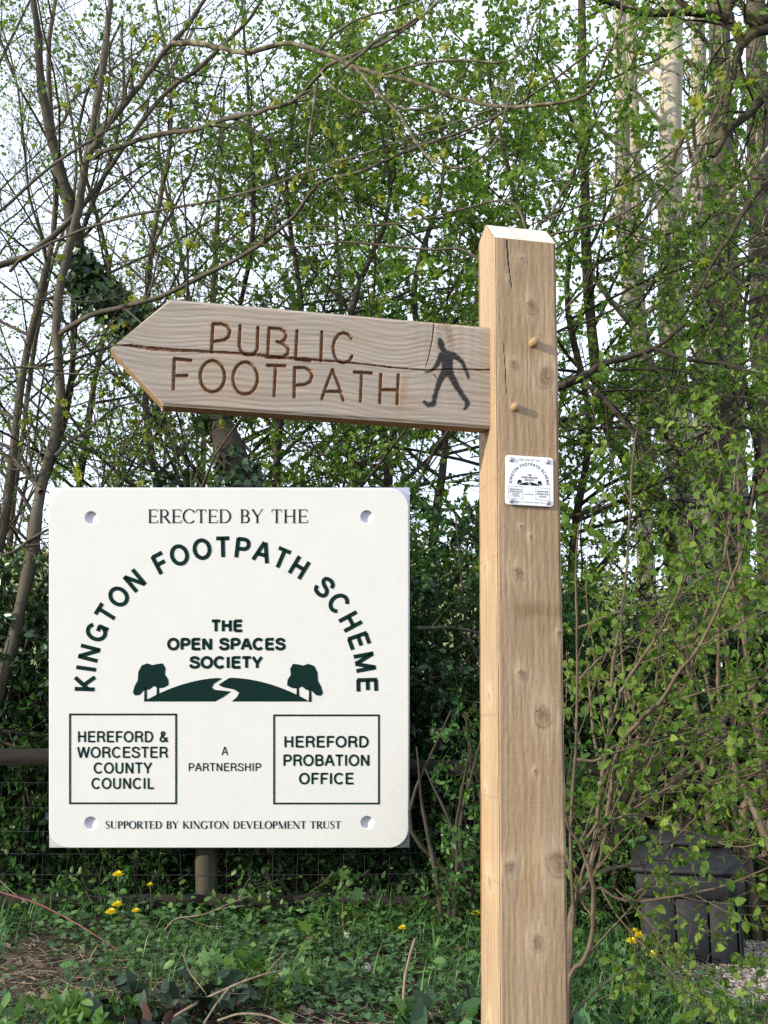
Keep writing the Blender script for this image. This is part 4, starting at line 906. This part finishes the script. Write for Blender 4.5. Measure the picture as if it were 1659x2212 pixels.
# mossy oak limbs entering at the top right
p = Plant('oak_tree', 'dark mossy oak limbs reaching in at the top right corner', 'tree', (W(2000, 1470, 8.0)[0], 8.0, 0))
bx = W(2000, 1470, 8.0)[0]
p.limb([(bx, 8.0, -0.1), (bx+0.05, 8.0, 2.0), (bx-0.05, 8.0, 4.0), W(1960, 100, 8.0), W(1990, -250, 8.0)], 0.24, 0.12, 30, 12)
A = [pxlimb(p, [(1965, 150), (1800, 60), (1659, 42), (1626, 67), (1603, 93), (1580, 50), (1540, 32), (1480, 26), (1420, 30), (1360, 22), (1310, 2), (1260, -10)], 8.0, 0.055, 7.6, 0.02, 40, 9),
     pxlimb(p, [(1960, 330), (1800, 60), (1659, 63), (1610, 88), (1592, 120), (1584, 160), (1570, 230), (1560, 300)], 7.9, 0.06, 7.8, 0.02, 30, 9),
     pxlimb(p, [(1960, 420), (1750, 110), (1659, 197), (1626, 240), (1579, 277), (1540, 340)], 7.9, 0.055, 7.6, 0.02, 24, 9),
     pxlimb(p, [(1965, 500), (1800, 300), (1659, 393), (1606, 460), (1572, 520), (1549, 550), (1500, 640)], 7.8, 0.035, 7.4, 0.012, 26, 8),
     pxlimb(p, [(1965, 600), (1750, 540), (1642, 556), (1600, 570), (1558, 598), (1510, 635), (1470, 690)], 7.8, 0.03, 7.5, 0.01, 26, 8),
     pxlimb(p, [(1580, 50), (1575, 10), (1600, -10), (1640, -20)], 7.8, 0.03, 7.8, 0.02, 12),
     pxlimb(p, [(1490, 26), (1455, -20), (1440, -80)], 7.7, 0.03, 7.7, 0.02, 8)]
for q in A:
    t = p.twigs(q, 8, 0.2, 1, 55, 0.8, 6, 0.18, (0, 0, 0.1), 0.4)
    u = p.twigs(t, 5, 0.2, 1, 45, 0.35, 5, 0.18, (0, 0, 0), 0.5)
    p.leaf(u, 3, 'oval', 0.045, 'leaf_mid', 'crown')
p.done('bark_moss')
# dark forked limb crossing behind the post at right
p = Plant('elder_tree', 'dark crooked elder whose thick limb crosses right beside the middle of the post', 'tree', (W(1150, 1470, 7.6)[0], 7.6, 0))
p.limb([(W(1150, 1470, 7.6)[0], 7.6, -0.1), W(1140, 1200, 7.6), W(1150, 980, 7.6), W(1180, 860, 7.6), W(1206, 837, 7.6), W(1249, 820, 7.5), W(1305, 786, 7.5), W(1412, 752, 7.4), W(1480, 700, 7.3)], 0.06, 0.014, 36, 9)
A = [pxlimb(p, [(1255, 818), (1300, 860), (1345, 910), (1361, 930), (1420, 1000)], 7.5, 0.025, 7.3, 0.012, 16), pxlimb(p, [(1412, 752), (1500, 780), (1590, 790), (1660, 830)], 7.4, 0.018, 7.2, 0.008, 16),
     pxlimb(p, [(1390, 760), (1440, 820), (1530, 850), (1620, 860)], 7.4, 0.016, 7.2, 0.006, 16)]
for q in A:
    t = p.twigs(q, 10, 0.1, 1, 50, 0.7, 6, 0.16, (0, 0, 0), 0.5); u = p.twigs(t, 5, 0.2, 1, 45, 0.3, 5, 0.16, (0, 0, 0), 0.5); p.leaf(u, 5, 'oval', 0.048, 'leaf_mid', 'crown'); p.leaf(t, 3, 'oval', 0.048, 'leaf_mid', 'crown')
p.done('bark_dark')

# --- ivy-clad leaning trunk behind the arrow tip
Y = 7.6; b = W(560, 1470, Y)
p = Plant('ivy_clad_tree', 'thick leaning trunk smothered in dark ivy behind the arrow tip', 'tree', (b[0], Y, 0))
P = np.vstack([(b[0], Y, -0.1), WL([(545, 1250), (520, 1050), (460, 880), (380, 770), (290, 690), (230, 648), (195, 613), (172, 570), (160, 500), (146, 420), (120, 330), (92, 200), (80, 60), (60, -120)], Y)])
p.limb(P, 0.13, 0.02, 50, 10)
m = 4600; t = RNG.random(m); c = smooth_line(P, 200)[(t*0.62*199).astype(int)]; d = unit(RNG.normal(size=(m, 3))); rr = (0.10+0.09*np.sin(t*37)+0.10*RNG.random(m))*(1.05-0.45*t)
p.lv[('ivy', 'leaf_dark')] = [leaves('ivy', c+d*rr[:, None], RNG.normal(size=(m, 3))*0.6+np.array([0, 0, -0.6]), d+0.3*RNG.normal(size=(m, 3)), 0.045+0.035*RNG.random(m))]
p.done('bark_dark')

# ================================================================== bushes of the hedge
def bush(name, label, px, Y, h, wd, mat, kind, ls, n1, n2, n3, per, bark='bark_dark', low=0.05, lean=(0, 0, 0.5), stems=7, dep=0.7):
    x = W(px, 1470, Y)[0]; p = Plant(name, label, 'bush', (x, Y, 0))
    S = []
    for i in range(stems):
        a = RNG.random()*6.283; d = RNG.random()**0.5*wd*0.42
        top = np.array((x+math.cos(a)*d, Y+math.sin(a)*d*dep, h*(0.72+0.28*RNG.random())*(1-0.25*(d/(wd*0.5))**2)))
        b0 = np.array((x+math.cos(a)*d*0.35+0.05*RNG.normal(), Y+math.sin(a)*d*0.35*dep, -0.05)); mid = (b0*0.45+top*0.55)+RNG.normal(size=3)*0.05*h
        S.append(p.limb([b0, b0*0.75+top*0.25+RNG.normal(size=3)*0.03*h, mid, top], 0.018+0.006*h, 0.006, 14, 6))
    S = (np.concatenate([q[0] for q in S]), np.concatenate([q[1] for q in S]))
    a = p.twigs(S, n1, low, 1, 65, wd*0.30, 6, 0.14, (0, 0, 0.1), 0.5)
    b = p.twigs(a, n2, 0.1, 1, 50, 0.36, 5, 0.15, (0, 0, 0), 0.6, 3)
    src = b
    if n3: src = p.twigs(b, n3, 0.1, 1, 50, 0.2, 4, 0.15, (0, 0, 0), 0.7, 3)
    p.leaf(src, per, kind, ls, mat, 'foliage')
    if n3: p.leaf(b, per, kind, ls, mat, 'foliage')
    p.leaf(a, per*2, kind, ls, mat, 'foliage')
    p.done(bark, 'stems', 'twigs'); return p
HB = [ # label, px, Y, h, w, mat, kind, leaf
    ('hawthorn_bush', 'green hawthorn at the far left end of the hedge', -820, 8.0, 3.0, 2.2, 'leaf_hedge', 'oval', 0.05),
    ('holly_bush', 'tall dark holly near the far left end of the hedge', -560, 8.2, 3.1, 2.2, 'leaf_dark', 'oval', 0.065),
    ('hawthorn_bush', 'green hawthorn just outside the left edge of the view', -310, 7.9, 2.7, 2.0, 'leaf_hedge', 'oval', 0.05),
    ('holly_bush', 'dark glossy holly at the left edge of the hedge', -60, 7.6, 2.5, 2.0, 'leaf_dark', 'oval', 0.065),
    ('hawthorn_bush', 'green hawthorn behind the slender maple stem', 90, 7.9, 2.6, 1.8, 'leaf_hedge', 'oval', 0.05),
    ('holly_bush', 'dense dark holly under the arrow tip', 260, 7.7, 2.7, 1.9, 'leaf_dark', 'oval', 0.065),
    ('ivy_bush', 'ivy covered thorn under the word FOOTPATH, tallest of the dark hedge', 420, 8.0, 3.3, 2.0, 'leaf_dark', 'ivy', 0.075),
    ('hawthorn_bush', 'green hawthorn at the middle of the hedge', 580, 7.6, 3.0, 1.8, 'leaf_hedge', 'oval', 0.05),
    ('holly_bush', 'dark holly below the walking figure', 760, 7.8, 3.3, 1.9, 'leaf_dark', 'oval', 0.065),
    ('hawthorn_bush', 'leafy hawthorn just left of the post', 950, 7.7, 3.0, 1.6, 'leaf_hedge', 'oval', 0.052),
    ('holly_bush', 'blue green holly low down just left of the post', 985, 7.35, 1.7, 1.3, 'leaf_dark', 'oval', 0.06),
    ('hawthorn_bush', 'hawthorn directly behind the foot of the post', 1130, 7.6, 2.7, 1.5, 'leaf_hedge', 'oval', 0.05),
    ('holly_bush', 'dark holly just right of the post behind the hazel', 1290, 8.2, 2.0, 1.7, 'leaf_dark', 'oval', 0.06),
    ('elder_bush', 'tall green elder behind the hazel stems', 1400, 8.6, 2.3, 2.0, 'leaf_hedge', 'oval', 0.06),
    ('holly_bush', 'dark holly behind the litter bin', 1560, 7.6, 2.4, 1.9, 'leaf_dark', 'oval', 0.065),
    ('hawthorn_bush', 'hawthorn at the right edge of the hedge', 1740, 7.9, 3.0, 2.0, 'leaf_hedge', 'oval', 0.05),
]
for (nm, lab, px, Y, h, wd, mat, kind, ls) in HB:
    d = mat == 'leaf_dark'
    bush(nm, lab, px, Y, h, wd, mat, kind, ls, 9, 8, 0, 9, stems=13)
# low brambles and nettles along the fence foot
for i, (px, Y, h, wd, lab) in enumerate(((20, 7.2, 1.2, 0.7, 'leafy bramble climbing the wire at the left'), (300, 7.1, 0.34, 1.2, 'low green thicket left of the fence post'), (660, 7.05, 0.34, 1.2, 'low green thicket right of the fence post'),
        (980, 6.5, 1.35, 0.75, 'green thicket low beside the left foot of the post'), (1270, 6.4, 1.1, 0.9, 'green thicket low between the post and the litter bin'))):
    bush('bramble_thicket', lab, px, Y, h, wd, 'leaf_hedge', 'oval', 0.05, 7, 5, 0, 5, stems=9, low=0.0)

# ================================================================== hazel at the right
Y = 3.9; bx = W(1232, 2150, Y)
p = Plant('hazel_bush', 'bright leaved hazel with many bent stems filling the right side beside the post', 'bush', (W(1225, 2260, Y)[0], Y, 0))
g0 = (1222, 2310)
H = [([g0, (1229, 2120), (1262, 2075), (1278, 2020), (1282, 1965), (1277, 1895), (1254, 1830), (1226, 1780), (1205, 1700), (1195, 1600)], 0.0105, 0.005),
     ([(1226, 2200), (1235, 1974), (1271, 1909), (1299, 1858), (1327, 1805), (1345, 1740), (1372, 1664), (1420, 1560), (1440, 1500)], 0.0125, 0.005),
     ([(1229, 2120), (1238, 1990), (1232, 1800), (1243, 1640), (1247, 1472), (1245, 1303), (1243, 1232), (1250, 1130)], 0.0075, 0.003),
     ([(1271, 1909), (1296, 1720), (1316, 1570), (1322, 1457), (1344, 1317), (1355, 1190), (1361, 1106), (1366, 1000), (1375, 930)], 0.010, 0.003),
     ([(1299, 1858), (1330, 1640), (1367, 1573), (1434, 1508), (1462, 1457), (1502, 1410), (1547, 1325), (1600, 1204), (1614, 1134), (1630, 1040)], 0.0105, 0.003),
     ([(1327, 1805), (1420, 1720), (1488, 1659), (1552, 1604), (1659, 1528), (1740, 1480)], 0.0105, 0.004),
     ([(1434, 1508), (1490, 1400), (1524, 1325), (1552, 1241), (1575, 1148), (1580, 1106), (1590, 1010), (1600, 960)], 0.008, 0.003),
     ([(1316, 1570), (1340, 1500), (1355, 1469), (1395, 1410), (1428, 1359), (1457, 1297), (1490, 1230), (1530, 1160)], 0.0085, 0.003),
     ([(1282, 1965), (1288, 1917), (1344, 1945), (1417, 1943), (1530, 1923), (1600, 1900), (1690, 1860)], 0.0075, 0.003),
     ([(1277, 1895), (1330, 1872), (1390, 1868), (1430, 1840), (1500, 1770), (1590, 1700), (1680, 1640)], 0.008, 0.003),
     ([(1372, 1664), (1450, 1610), (1560, 1560), (1660, 1440), (1720, 1380)], 0.007, 0.003),
     ([(1243, 1640), (1290, 1642), (1330, 1610), (1400, 1592), (1480, 1570), (1560, 1545)], 0.006, 0.002),
     ([(1247, 1472), (1300, 1420), (1360, 1380), (1440, 1330), (1530, 1290), (1640, 1260)], 0.006, 0.002),
     ([(1244, 1360), (1300, 1335), (1380, 1310), (1450, 1285), (1560, 1280), (1659, 1240)], 0.006, 0.002),
     ([(1254, 1830), (1310, 1760), (1370, 1745), (1450, 1700), (1530, 1690), (1650, 1650)], 0.006, 0.002),
     ([(1235, 1974), (1260, 1880), (1300, 1790), (1380, 1760), (1500, 1800), (1600, 1830), (1700, 1800)], 0.006, 0.002),
     ([(1380, 1850), (1408, 1910), (1450, 1960), (1500, 2000), (1510, 2050)], 0.003, 0.0015),
     ([(1340, 1950), (1370, 2020), (1400, 2080), (1420, 2130)], 0.003, 0.0015),
     ([(1330, 1920), (1400, 1990), (1440, 2060), (1500, 2100)], 0.003, 0.0015),
     ([(1226, 2200), (1300, 2130), (1370, 2090), (1450, 2110), (1560, 2100), (1659, 2080)], 0.0045, 0.0015)]
rows = []
for pts, r0, r1 in H:
    dy = RNG.normal()*0.22; q = p.limb(WL(pts, Y, Y+dy), r0, r1, 26, 7); rows.append(q)
S = join(*rows)
# more shoots than the surveyed ones, in front of and behind them
sh = p.twigs(S, 4, 0.2, 1, 35, 0.75, 9, 0.07, (0.12, 0, 0.3), 0.5, 4)
tw = p.twigs(S, 5, 0.2, 1, 45, 0.34, 6, 0.10, (0.15, 0, 0.05), 0.5, 4)
tw2 = p.twigs(sh, 4, 0.2, 1, 45, 0.24, 6, 0.10, (0.1, 0, 0.0), 0.5, 3)
for q, per in ((tw, 6), (tw2, 5), (sh, 6)): p.leaf(q, int(per*1.3+0.5), 'hazel', 0.034, 'leaf_hazel', 'foliage', t0=0.2, droop=0.5, up=0.9)
p.done('bark_brown', 'stems', 'twigs')
# background hazel further right behind it
bush('hazel_bush', 'second hazel with upright whips behind the litter bin', 1640, 6.4, 3.1, 1.8, 'leaf_hazel', 'hazel', 0.055, 6, 5, 0, 3, 'bark_brown', stems=9)
bush('hazel_bush', 'leafy hazel shoots between the post and the tall trunks', 1390, 6.6, 2.1, 1.5, 'leaf_hazel', 'hazel', 0.055, 5, 5, 0, 3, 'bark_brown', stems=8)

# ================================================================== the ground cover
def scatter(n, x0, x1, y0, y1, mask=None, rng=RNG):
    P = np.c_[x0+(x1-x0)*rng.random(n), y0+(y1-y0)*rng.random(n)]
    if mask is not None: P = P[rng.random(len(P)) < mask(P[:, 0], P[:, 1])]
    return np.c_[P, ground_z(P[:, 0], P[:, 1])]
def cover(name, label, cat, P, kind, size, mat, hmax, axz=-0.1, nz=1.0, spread=1.0, tint=None):
    m = len(P); pos = P+np.c_[np.zeros((m, 2)), hmax*RNG.random(m)]
    V, F, t = leaves(kind, pos, np.c_[RNG.normal(size=(m, 2))*spread, RNG.normal(size=m)*0.25+axz], np.c_[RNG.normal(size=(m, 2))*0.45, np.full(m, nz)], size*(0.5+0.8*RNG.random(m)), RNG, tint)
    o = mesh(name, V, F, M[mat], None, True, {'tint': t}); tag(o, label, cat, kind='stuff'); return o
bare = lambda x, y: np.clip(1.15-1.3*np.exp(-((x+2.0)/0.75)**2-((y-5.5)/0.55)**2)-0.85*np.exp(-((x+1.15)/0.5)**2-((y-4.75)/0.4)**2)-1.2*np.exp(-((x+0.35)/0.55)**2-((y-4.55)/0.32)**2)-0.5*(fbm(x*2+5, y*2+8, 2) > 0.56), 0.04, 1)
P = scatter(36000, -5.6, 1.6, 4.1, 7.4, bare)
cover('ground_ivy', 'carpet of small round green leaves under the hedge', 'ground cover', P, 'ivy', 0.042, 'leaf_ivy', 0.09)
P = scatter(1500, -3.4, 1.2, 5.0, 7.4, bare)
cover('herb_cover', 'taller fresh green weeds growing through the ground ivy', 'ground cover', P, 'oval', 0.055, 'leaf_green', 0.20, 0.2, 0.8)
P = scatter(7000, -5.6, 1.8, 4.1, 7.2)
cover('leaf_litter', 'brown dead leaves and bits lying on the bare soil', 'leaf litter', P, 'oval', 0.05, 'litter', 0.025, 0.0, 1.0)
# dead stalks on the bare soil
n = 2200; P = scatter(n, -2.9, 0.9, 4.15, 6.0, lambda x, y: 1.1-bare(x, y)); n = len(P)
a = RNG.random(n)*6.283; L = 0.05+0.16*RNG.random(n); d = np.c_[np.cos(a), np.sin(a), 0.15*RNG.random(n)]
Q = P[:, None]+np.array([0, 0, 0.015])+d[:, None]*(L[:, None]*np.linspace(0, 1, 3))[:, :, None]+RNG.normal(size=(n, 3, 3))*0.006
V, F = tubes(Q, np.full((n, 3), 0.0022), 4); o = mesh('dead_stalks', V, F, M['dead']); tag(o, 'short broken dead stalks strewn on the bare soil', 'dead stalks', kind='stuff')
# grass at the right
def blades(name, label, P, h, wd):
    m = len(P); a = RNG.random(m)*6.283; dr = np.c_[np.cos(a), np.sin(a), np.zeros(m)]; sd_ = np.c_[-np.sin(a), np.cos(a), np.zeros(m)]
    H_ = h*(0.5+0.8*RNG.random(m)); b = 0.25+0.7*RNG.random(m); w_ = wd*(0.6+0.8*RNG.random(m)); V = np.empty((m, 7, 3))
    for k, (t, q) in enumerate(((0, 1), (0.35, 0.9), (0.7, 0.6))):
        c = P+dr*(b*H_*t*t)[:, None]+np.array([0, 0, 1.])*(H_*t*(1-0.3*b*t))[:, None]
        V[:, 2*k] = c-sd_*(w_*q)[:, None]; V[:, 2*k+1] = c+sd_*(w_*q)[:, None]
    V[:, 6] = P+dr*(b*H_)[:, None]+np.array([0, 0, 1.])*(H_*(1-0.3*b))[:, None]
    o_ = (np.arange(m)*7)[:, None, None]; F4 = (np.array([(0, 1, 3, 2), (2, 3, 5, 4)])[None]+o_).reshape(-1, 4); F3 = (np.array([(4, 5, 6)])[None]+o_).reshape(-1, 3)
    o = mesh(name, V.reshape(-1, 3), [F4, F3], M['grass'], None, True, {'tint': np.repeat(RNG.random(m), 7)}); tag(o, label, 'grass', kind='stuff')
def gravel_edge(x, y): return (x-1.42)*0.9+(5.30-y)*0.25+0.12*(fbm(x*3, y*3, 2)-0.5)
P = scatter(30000, 0.55, 3.6, 3.9, 8.0, lambda x, y: np.clip(0.5-1.0*0+0*x, 0, 1)*1.0)
isg = lambda x, y: (y > 4.93) & (y < 6.2) & (gravel_edge(x, y) > 0.0)
P = P[~isg(P[:, 0], P[:, 1])]
blades('grass', 'lush green grass round the litter bin and the hazel foot', P, 0.13, 0.0035)
P = scatter(4600, -5.4, 0.9, 4.6, 7.3, lambda x, y: (fbm(x*1.7, y*1.7+3, 2) > 0.5)*1.0); blades('grass_tufts', 'loose grass blades along the fence foot', P, 0.2, 0.0035)
# gravel: a sheet with loose stones on it
a = np.linspace(1.2, 4.2, 61); b = np.linspace(4.9, 6.3, 41); X, Yg = np.meshgrid(a, b, indexing='ij')
Z = ground_z(X, Yg)+0.012-0.05*(gravel_edge(X, Yg) < -0.02)-0.05*((Yg < 4.97) | (Yg > 6.2)); I = np.arange(X.size).reshape(X.shape)
M['gravel'] = mottled('gravel', [(0.3, (0.13, 0.11, 0.09)), (0.55, (0.26, 0.225, 0.19)), (0.75, (0.36, 0.32, 0.28))], 70, 0.95, 1.0, 0.012, 3)
o = mesh('gravel_path', np.stack([X, Yg, Z], -1).reshape(-1, 3), np.stack([I[:-1, :-1], I[1:, :-1], I[1:, 1:], I[:-1, 1:]], -1).reshape(-1, 4), M['gravel']); tag(o, 'pale gravel patch in front of the litter bin', 'gravel', kind='structure')
P = scatter(9000, 1.25, 3.4, 4.93, 6.15); P = P[isg(P[:, 0], P[:, 1])]; m = len(P)
ico = np.array([(1, 0, 0), (-1, 0, 0), (0, 1, 0), (0, -1, 0), (0, 0, 1), (0, 0, -1)]); icf = np.array([(0, 2, 4), (2, 1, 4), (1, 3, 4), (3, 0, 4), (2, 0, 5), (1, 2, 5), (3, 1, 5), (0, 3, 5)])
V = P[:, None]+np.array([0, 0, 0.016])+(ico[None]+0.35*RNG.normal(size=(m, 6, 3)))*(0.006+0.007*RNG.random(m))[:, None, None]*np.array([1.2, 1.0, 0.7])
o = mesh('gravel_stones', V.reshape(-1, 3), (icf[None]+(np.arange(m)*6)[:, None, None]).reshape(-1, 3), M['stone'], None, False, {'tint': np.repeat(RNG.random(m), 6)}); tag(o, 'loose pale stones of the gravel patch', 'gravel', kind='stuff')

# ---- single small plants, twigs and flowers
def on_ground(px, py):
    a = W(px, py, 1.0)-np.array((0, 0, EYE)); t = -EYE/a[2]; q = a*t; return np.array((q[0], q[1], float(ground_z(np.array(q[0]), np.array(q[1])))))
def flower(px, py, label, h=0.12, D=0.034):
    b = on_ground(px, max(py+52, 1998)); b[1] -= 0.0; hz = h
    top = W(px, py, b[1]); 
    b = np.array((top[0]+0.01, b[1], b[2])); top = np.array((top[0], b[1], max(top[2], b[2]+0.05)))
    o = empty('dandelion', label, 'flower', tuple(b), 'yellow dandelions in the undergrowth')
    mb = MB(); mb.tube(smooth_line([b-b, (top-b)*0.5+np.array((0.006, 0, 0)), top-b], 6), 0.0016, 5); mb.build('stalk', M['stem'], o, True)
    n = 46; ph = np.arange(n)*2.39996; rr = np.sqrt((np.arange(n)+0.5)/n)
    ax = np.c_[np.cos(ph)*rr, np.sin(ph)*rr-0.45, 1.15-rr]; nr = np.c_[-np.cos(ph), -np.sin(ph), np.ones(n)]
    V, F, t = leaves('lance', np.repeat((top-b)[None], n, 0), ax, nr, D*(0.55+0.5*rr)); mesh('petals', V, F, M['petal'], o, True, {'tint': t})
M['stem'] = plain('green_stem', (0.07, 0.13, 0.04), 0.5)
for px, py, lab, D in ((255, 1890, 'dandelion high against the dark wire left of the fence post', .038), (253, 1955, 'upper dandelion of the pair in front of the base rail', .036), (240, 1971, 'lower dandelion of the pair in front of the base rail', .038),
        (293, 1968, 'small half closed dandelion right of the pair by the base rail', .026), (324, 1911, 'tiny dandelion between the tall one and the fence post', .020), (870, 2005, 'lone dandelion in the ground ivy left of the post', .026),
        (1028, 1974, 'dandelion touching the left side of the post', .032), (1370, 2013, 'leftmost dandelion of the cluster by the litter bin', .032), (1382, 2022, 'largest dandelion of the cluster by the litter bin', .036),
        (1365, 2034, 'lowest dandelion of the cluster by the litter bin', .034), (1399, 2011, 'dandelion nearest the litter bin side', .024), (1406, 2062, 'dandelion alone in the grass below the litter bin', .032)):
    flower(px, py, lab, D=D)
def stick(name, label, cat, pts, r0, r1, mat, Ys=None, side=0):
    if Ys is None: P = np.array([on_ground(*q)+np.array((0, 0, 0.03)) for q in pts])
    else: P = np.array([W(q[0], q[1], y) for q, y in zip(pts, Ys)])
    P = smooth_line(P, 5*len(P)); b = P[0].copy(); r = np.linspace(r0, r1, len(P))*(1+0.15*RNG.normal(size=len(P))*0.5)
    V, F = tubes((P-b)[None], r[None], 7)
    if side:
        Q, rq = spawn((P-b)[None], r[None], side, 0.2, 1, 50, 0.16, 4, 0.1, (0, 0, 0.2)); V2, F2 = tubes(Q, rq, 5); F = [F, F2+len(V)]; V = np.vstack([V, V2])
    o = mesh(name, V, F, M[mat]); o.location = b; tag(o, label, cat)
stick('trailing_bramble', 'long dark red bramble stem slanting down from the left edge', 'stem', [(-60, 1905), (0, 1927), (70, 1948), (127, 1974), (190, 2010), (254, 2052)], 0.006, 0.003, 'redstem', (5.3, 5.3, 5.25, 5.2, 5.1, 5.05))
stick('trailing_bramble', 'thin pale stem above the red one at the left edge', 'stem', [(-30, 1870), (0, 1902), (30, 1930), (60, 1952)], 0.004, 0.002, 'dead', (5.5, 5.5, 5.5, 5.5))
stick('fallen_twig', 'forked fallen twig lying across the bare soil at the bottom', 'twig', [(350, 2212), (420, 2170), (496, 2133), (560, 2108), (606, 2097)], 0.007, 0.0035, 'dead', (4.5, 4.55, 4.6, 4.65, 4.7), 4)
stick('fallen_twig', 'short fallen twig crossing the forked one at the bottom', 'twig', [(440, 2212), (470, 2165), (496, 2133)], 0.005, 0.003, 'dead', (4.45, 4.5, 4.56))
stick('fallen_twig', 'curved fallen twig low at the bottom edge', 'twig', [(470, 2205), (520, 2190), (580, 2196), (640, 2225)], 0.005, 0.003, 'dead', (4.42, 4.42, 4.4, 4.36), 2)
stick('dead_stalk', 'upright broken dead stalk standing in the ivy left of the post', 'stalk', [(870, 2195), (874, 2120), (884, 2070), (897, 2026)], 0.007, 0.006, 'dead', (4.55, 4.55, 4.55, 4.55), 0)
stick('dead_stalk', 'bent dead stalk arching above the pale green clump', 'stalk', [(355, 2010), (380, 1985), (440, 1975), (500, 1950), (540, 1935)], 0.003, 0.002, 'dead', (5.2, 5.2, 5.2, 5.25, 5.3), 4)
stick('dead_stalk', 'thin white straw standing in the bare soil at the left', 'stalk', [(194, 2072), (203, 2055), (212, 2040)], 0.003, 0.002, 'dead', (5.0, 5.0, 5.0))
stick('dead_stalk', 'leaning dead stalk among the dark bramble leaves', 'stalk', [(395, 2060), (410, 2100), (440, 2140), (452, 2165)], 0.003, 0.002, 'dead', (4.75, 4.75, 4.7, 4.7))
def clump(name, label, px, py, Y, n, wd, h, kind, ls, mat, per=3, stem='stem', droop=0.3):
    b = W(px, py, Y); b[2] = float(ground_z(np.array(b[0]), np.array(b[1])))
    p = Plant(name, label, 'plant', b)
    S = []
    for i in range(n):
        a = RNG.random()*6.283; d = wd*RNG.random()**0.5
        q = b+np.array((math.cos(a)*d, math.sin(a)*d*0.6, 0)); t = q+np.array((math.cos(a)*d*0.5, math.sin(a)*d*0.3, h*(0.5+0.6*RNG.random())))
        S.append(p.limb([q, (q+t)/2+RNG.normal(size=3)*0.01, t], 0.003, 0.0015, 8, 5))
    p.leaf(join(*S), per, kind, ls, mat, 'foliage', t0=0.45, droop=droop, up=1.0)
    p.done(stem, 'stems')
clump('bramble_plant', 'dark glossy bramble leaves heaped at the bottom left', 375, 2110, 4.75, 44, 0.27, 0.15, 'oval', 0.095, 'leaf_bramble', 4, 'redstem', 0.3)
clump('bramble_plant', 'dark bramble spray at the very bottom left of centre', 300, 2200, 4.42, 12, 0.14, 0.12, 'oval', 0.10, 'leaf_bramble', 3, 'redstem', 0.4)
clump('bramble_plant', 'dark bramble leaves low beside the dead stalk at right', 985, 2140, 4.6, 12, 0.16, 0.12, 'oval', 0.10, 'leaf_bramble', 3, 'redstem', 0.4)
clump('nettle_plant', 'fresh green leafy weed in the bottom left corner', 60, 2180, 4.45, 26, 0.24, 0.16, 'oval', 0.072, 'leaf_green', 5)
clump('nettle_plant', 'bright green weed just right of the bottom left corner', 190, 2140, 4.7, 18, 0.18, 0.14, 'oval', 0.062, 'leaf_green', 5)
clump('geranium_plant', 'pale green lobed weed clump in the middle foreground', 540, 2065, 4.95, 26, 0.20, 0.22, 'maple', 0.07, 'leaf_green', 3)
clump('geranium_plant', 'second pale green weed low at the bottom middle', 580, 2190, 4.45, 10, 0.12, 0.10, 'maple', 0.06, 'leaf_green', 3)
clump('dock_plant', 'long leaved dock in the ground ivy near the post foot', 935, 2170, 4.5, 12, 0.13, 0.14, 'oval', 0.13, 'leaf_ivy', 2)
clump('dock_plant', 'broad leaved dock in the grass right of the post', 1330, 2180, 4.3, 14, 0.18, 0.13, 'oval', 0.12, 'leaf_ivy', 2)
clump('seedling', 'young sycamore seedling with pale lobed leaves under the hedge', 756, 1935, 6.3, 4, 0.05, 0.34, 'maple', 0.10, 'leaf_green', 3, 'dead', 0.7)
clump('seedling', 'second sycamore seedling with pale leaves lower in the ivy', 668, 1985, 5.9, 4, 0.05, 0.18, 'maple', 0.10, 'leaf_green', 3, 'dead', 0.7)
c = on_ground(791, 2099); mb = MB(); mb.box((0, 0, 0.02), (0.07, 0.045, 0.05), 0.5, 0.6, 0.014); o = mb.build('stone', M['pale_stone'], None, True) if 'pale_stone' in M else None
o.location = c; tag(o, 'small pale stone lying in the ground ivy left of the post', 'stone')
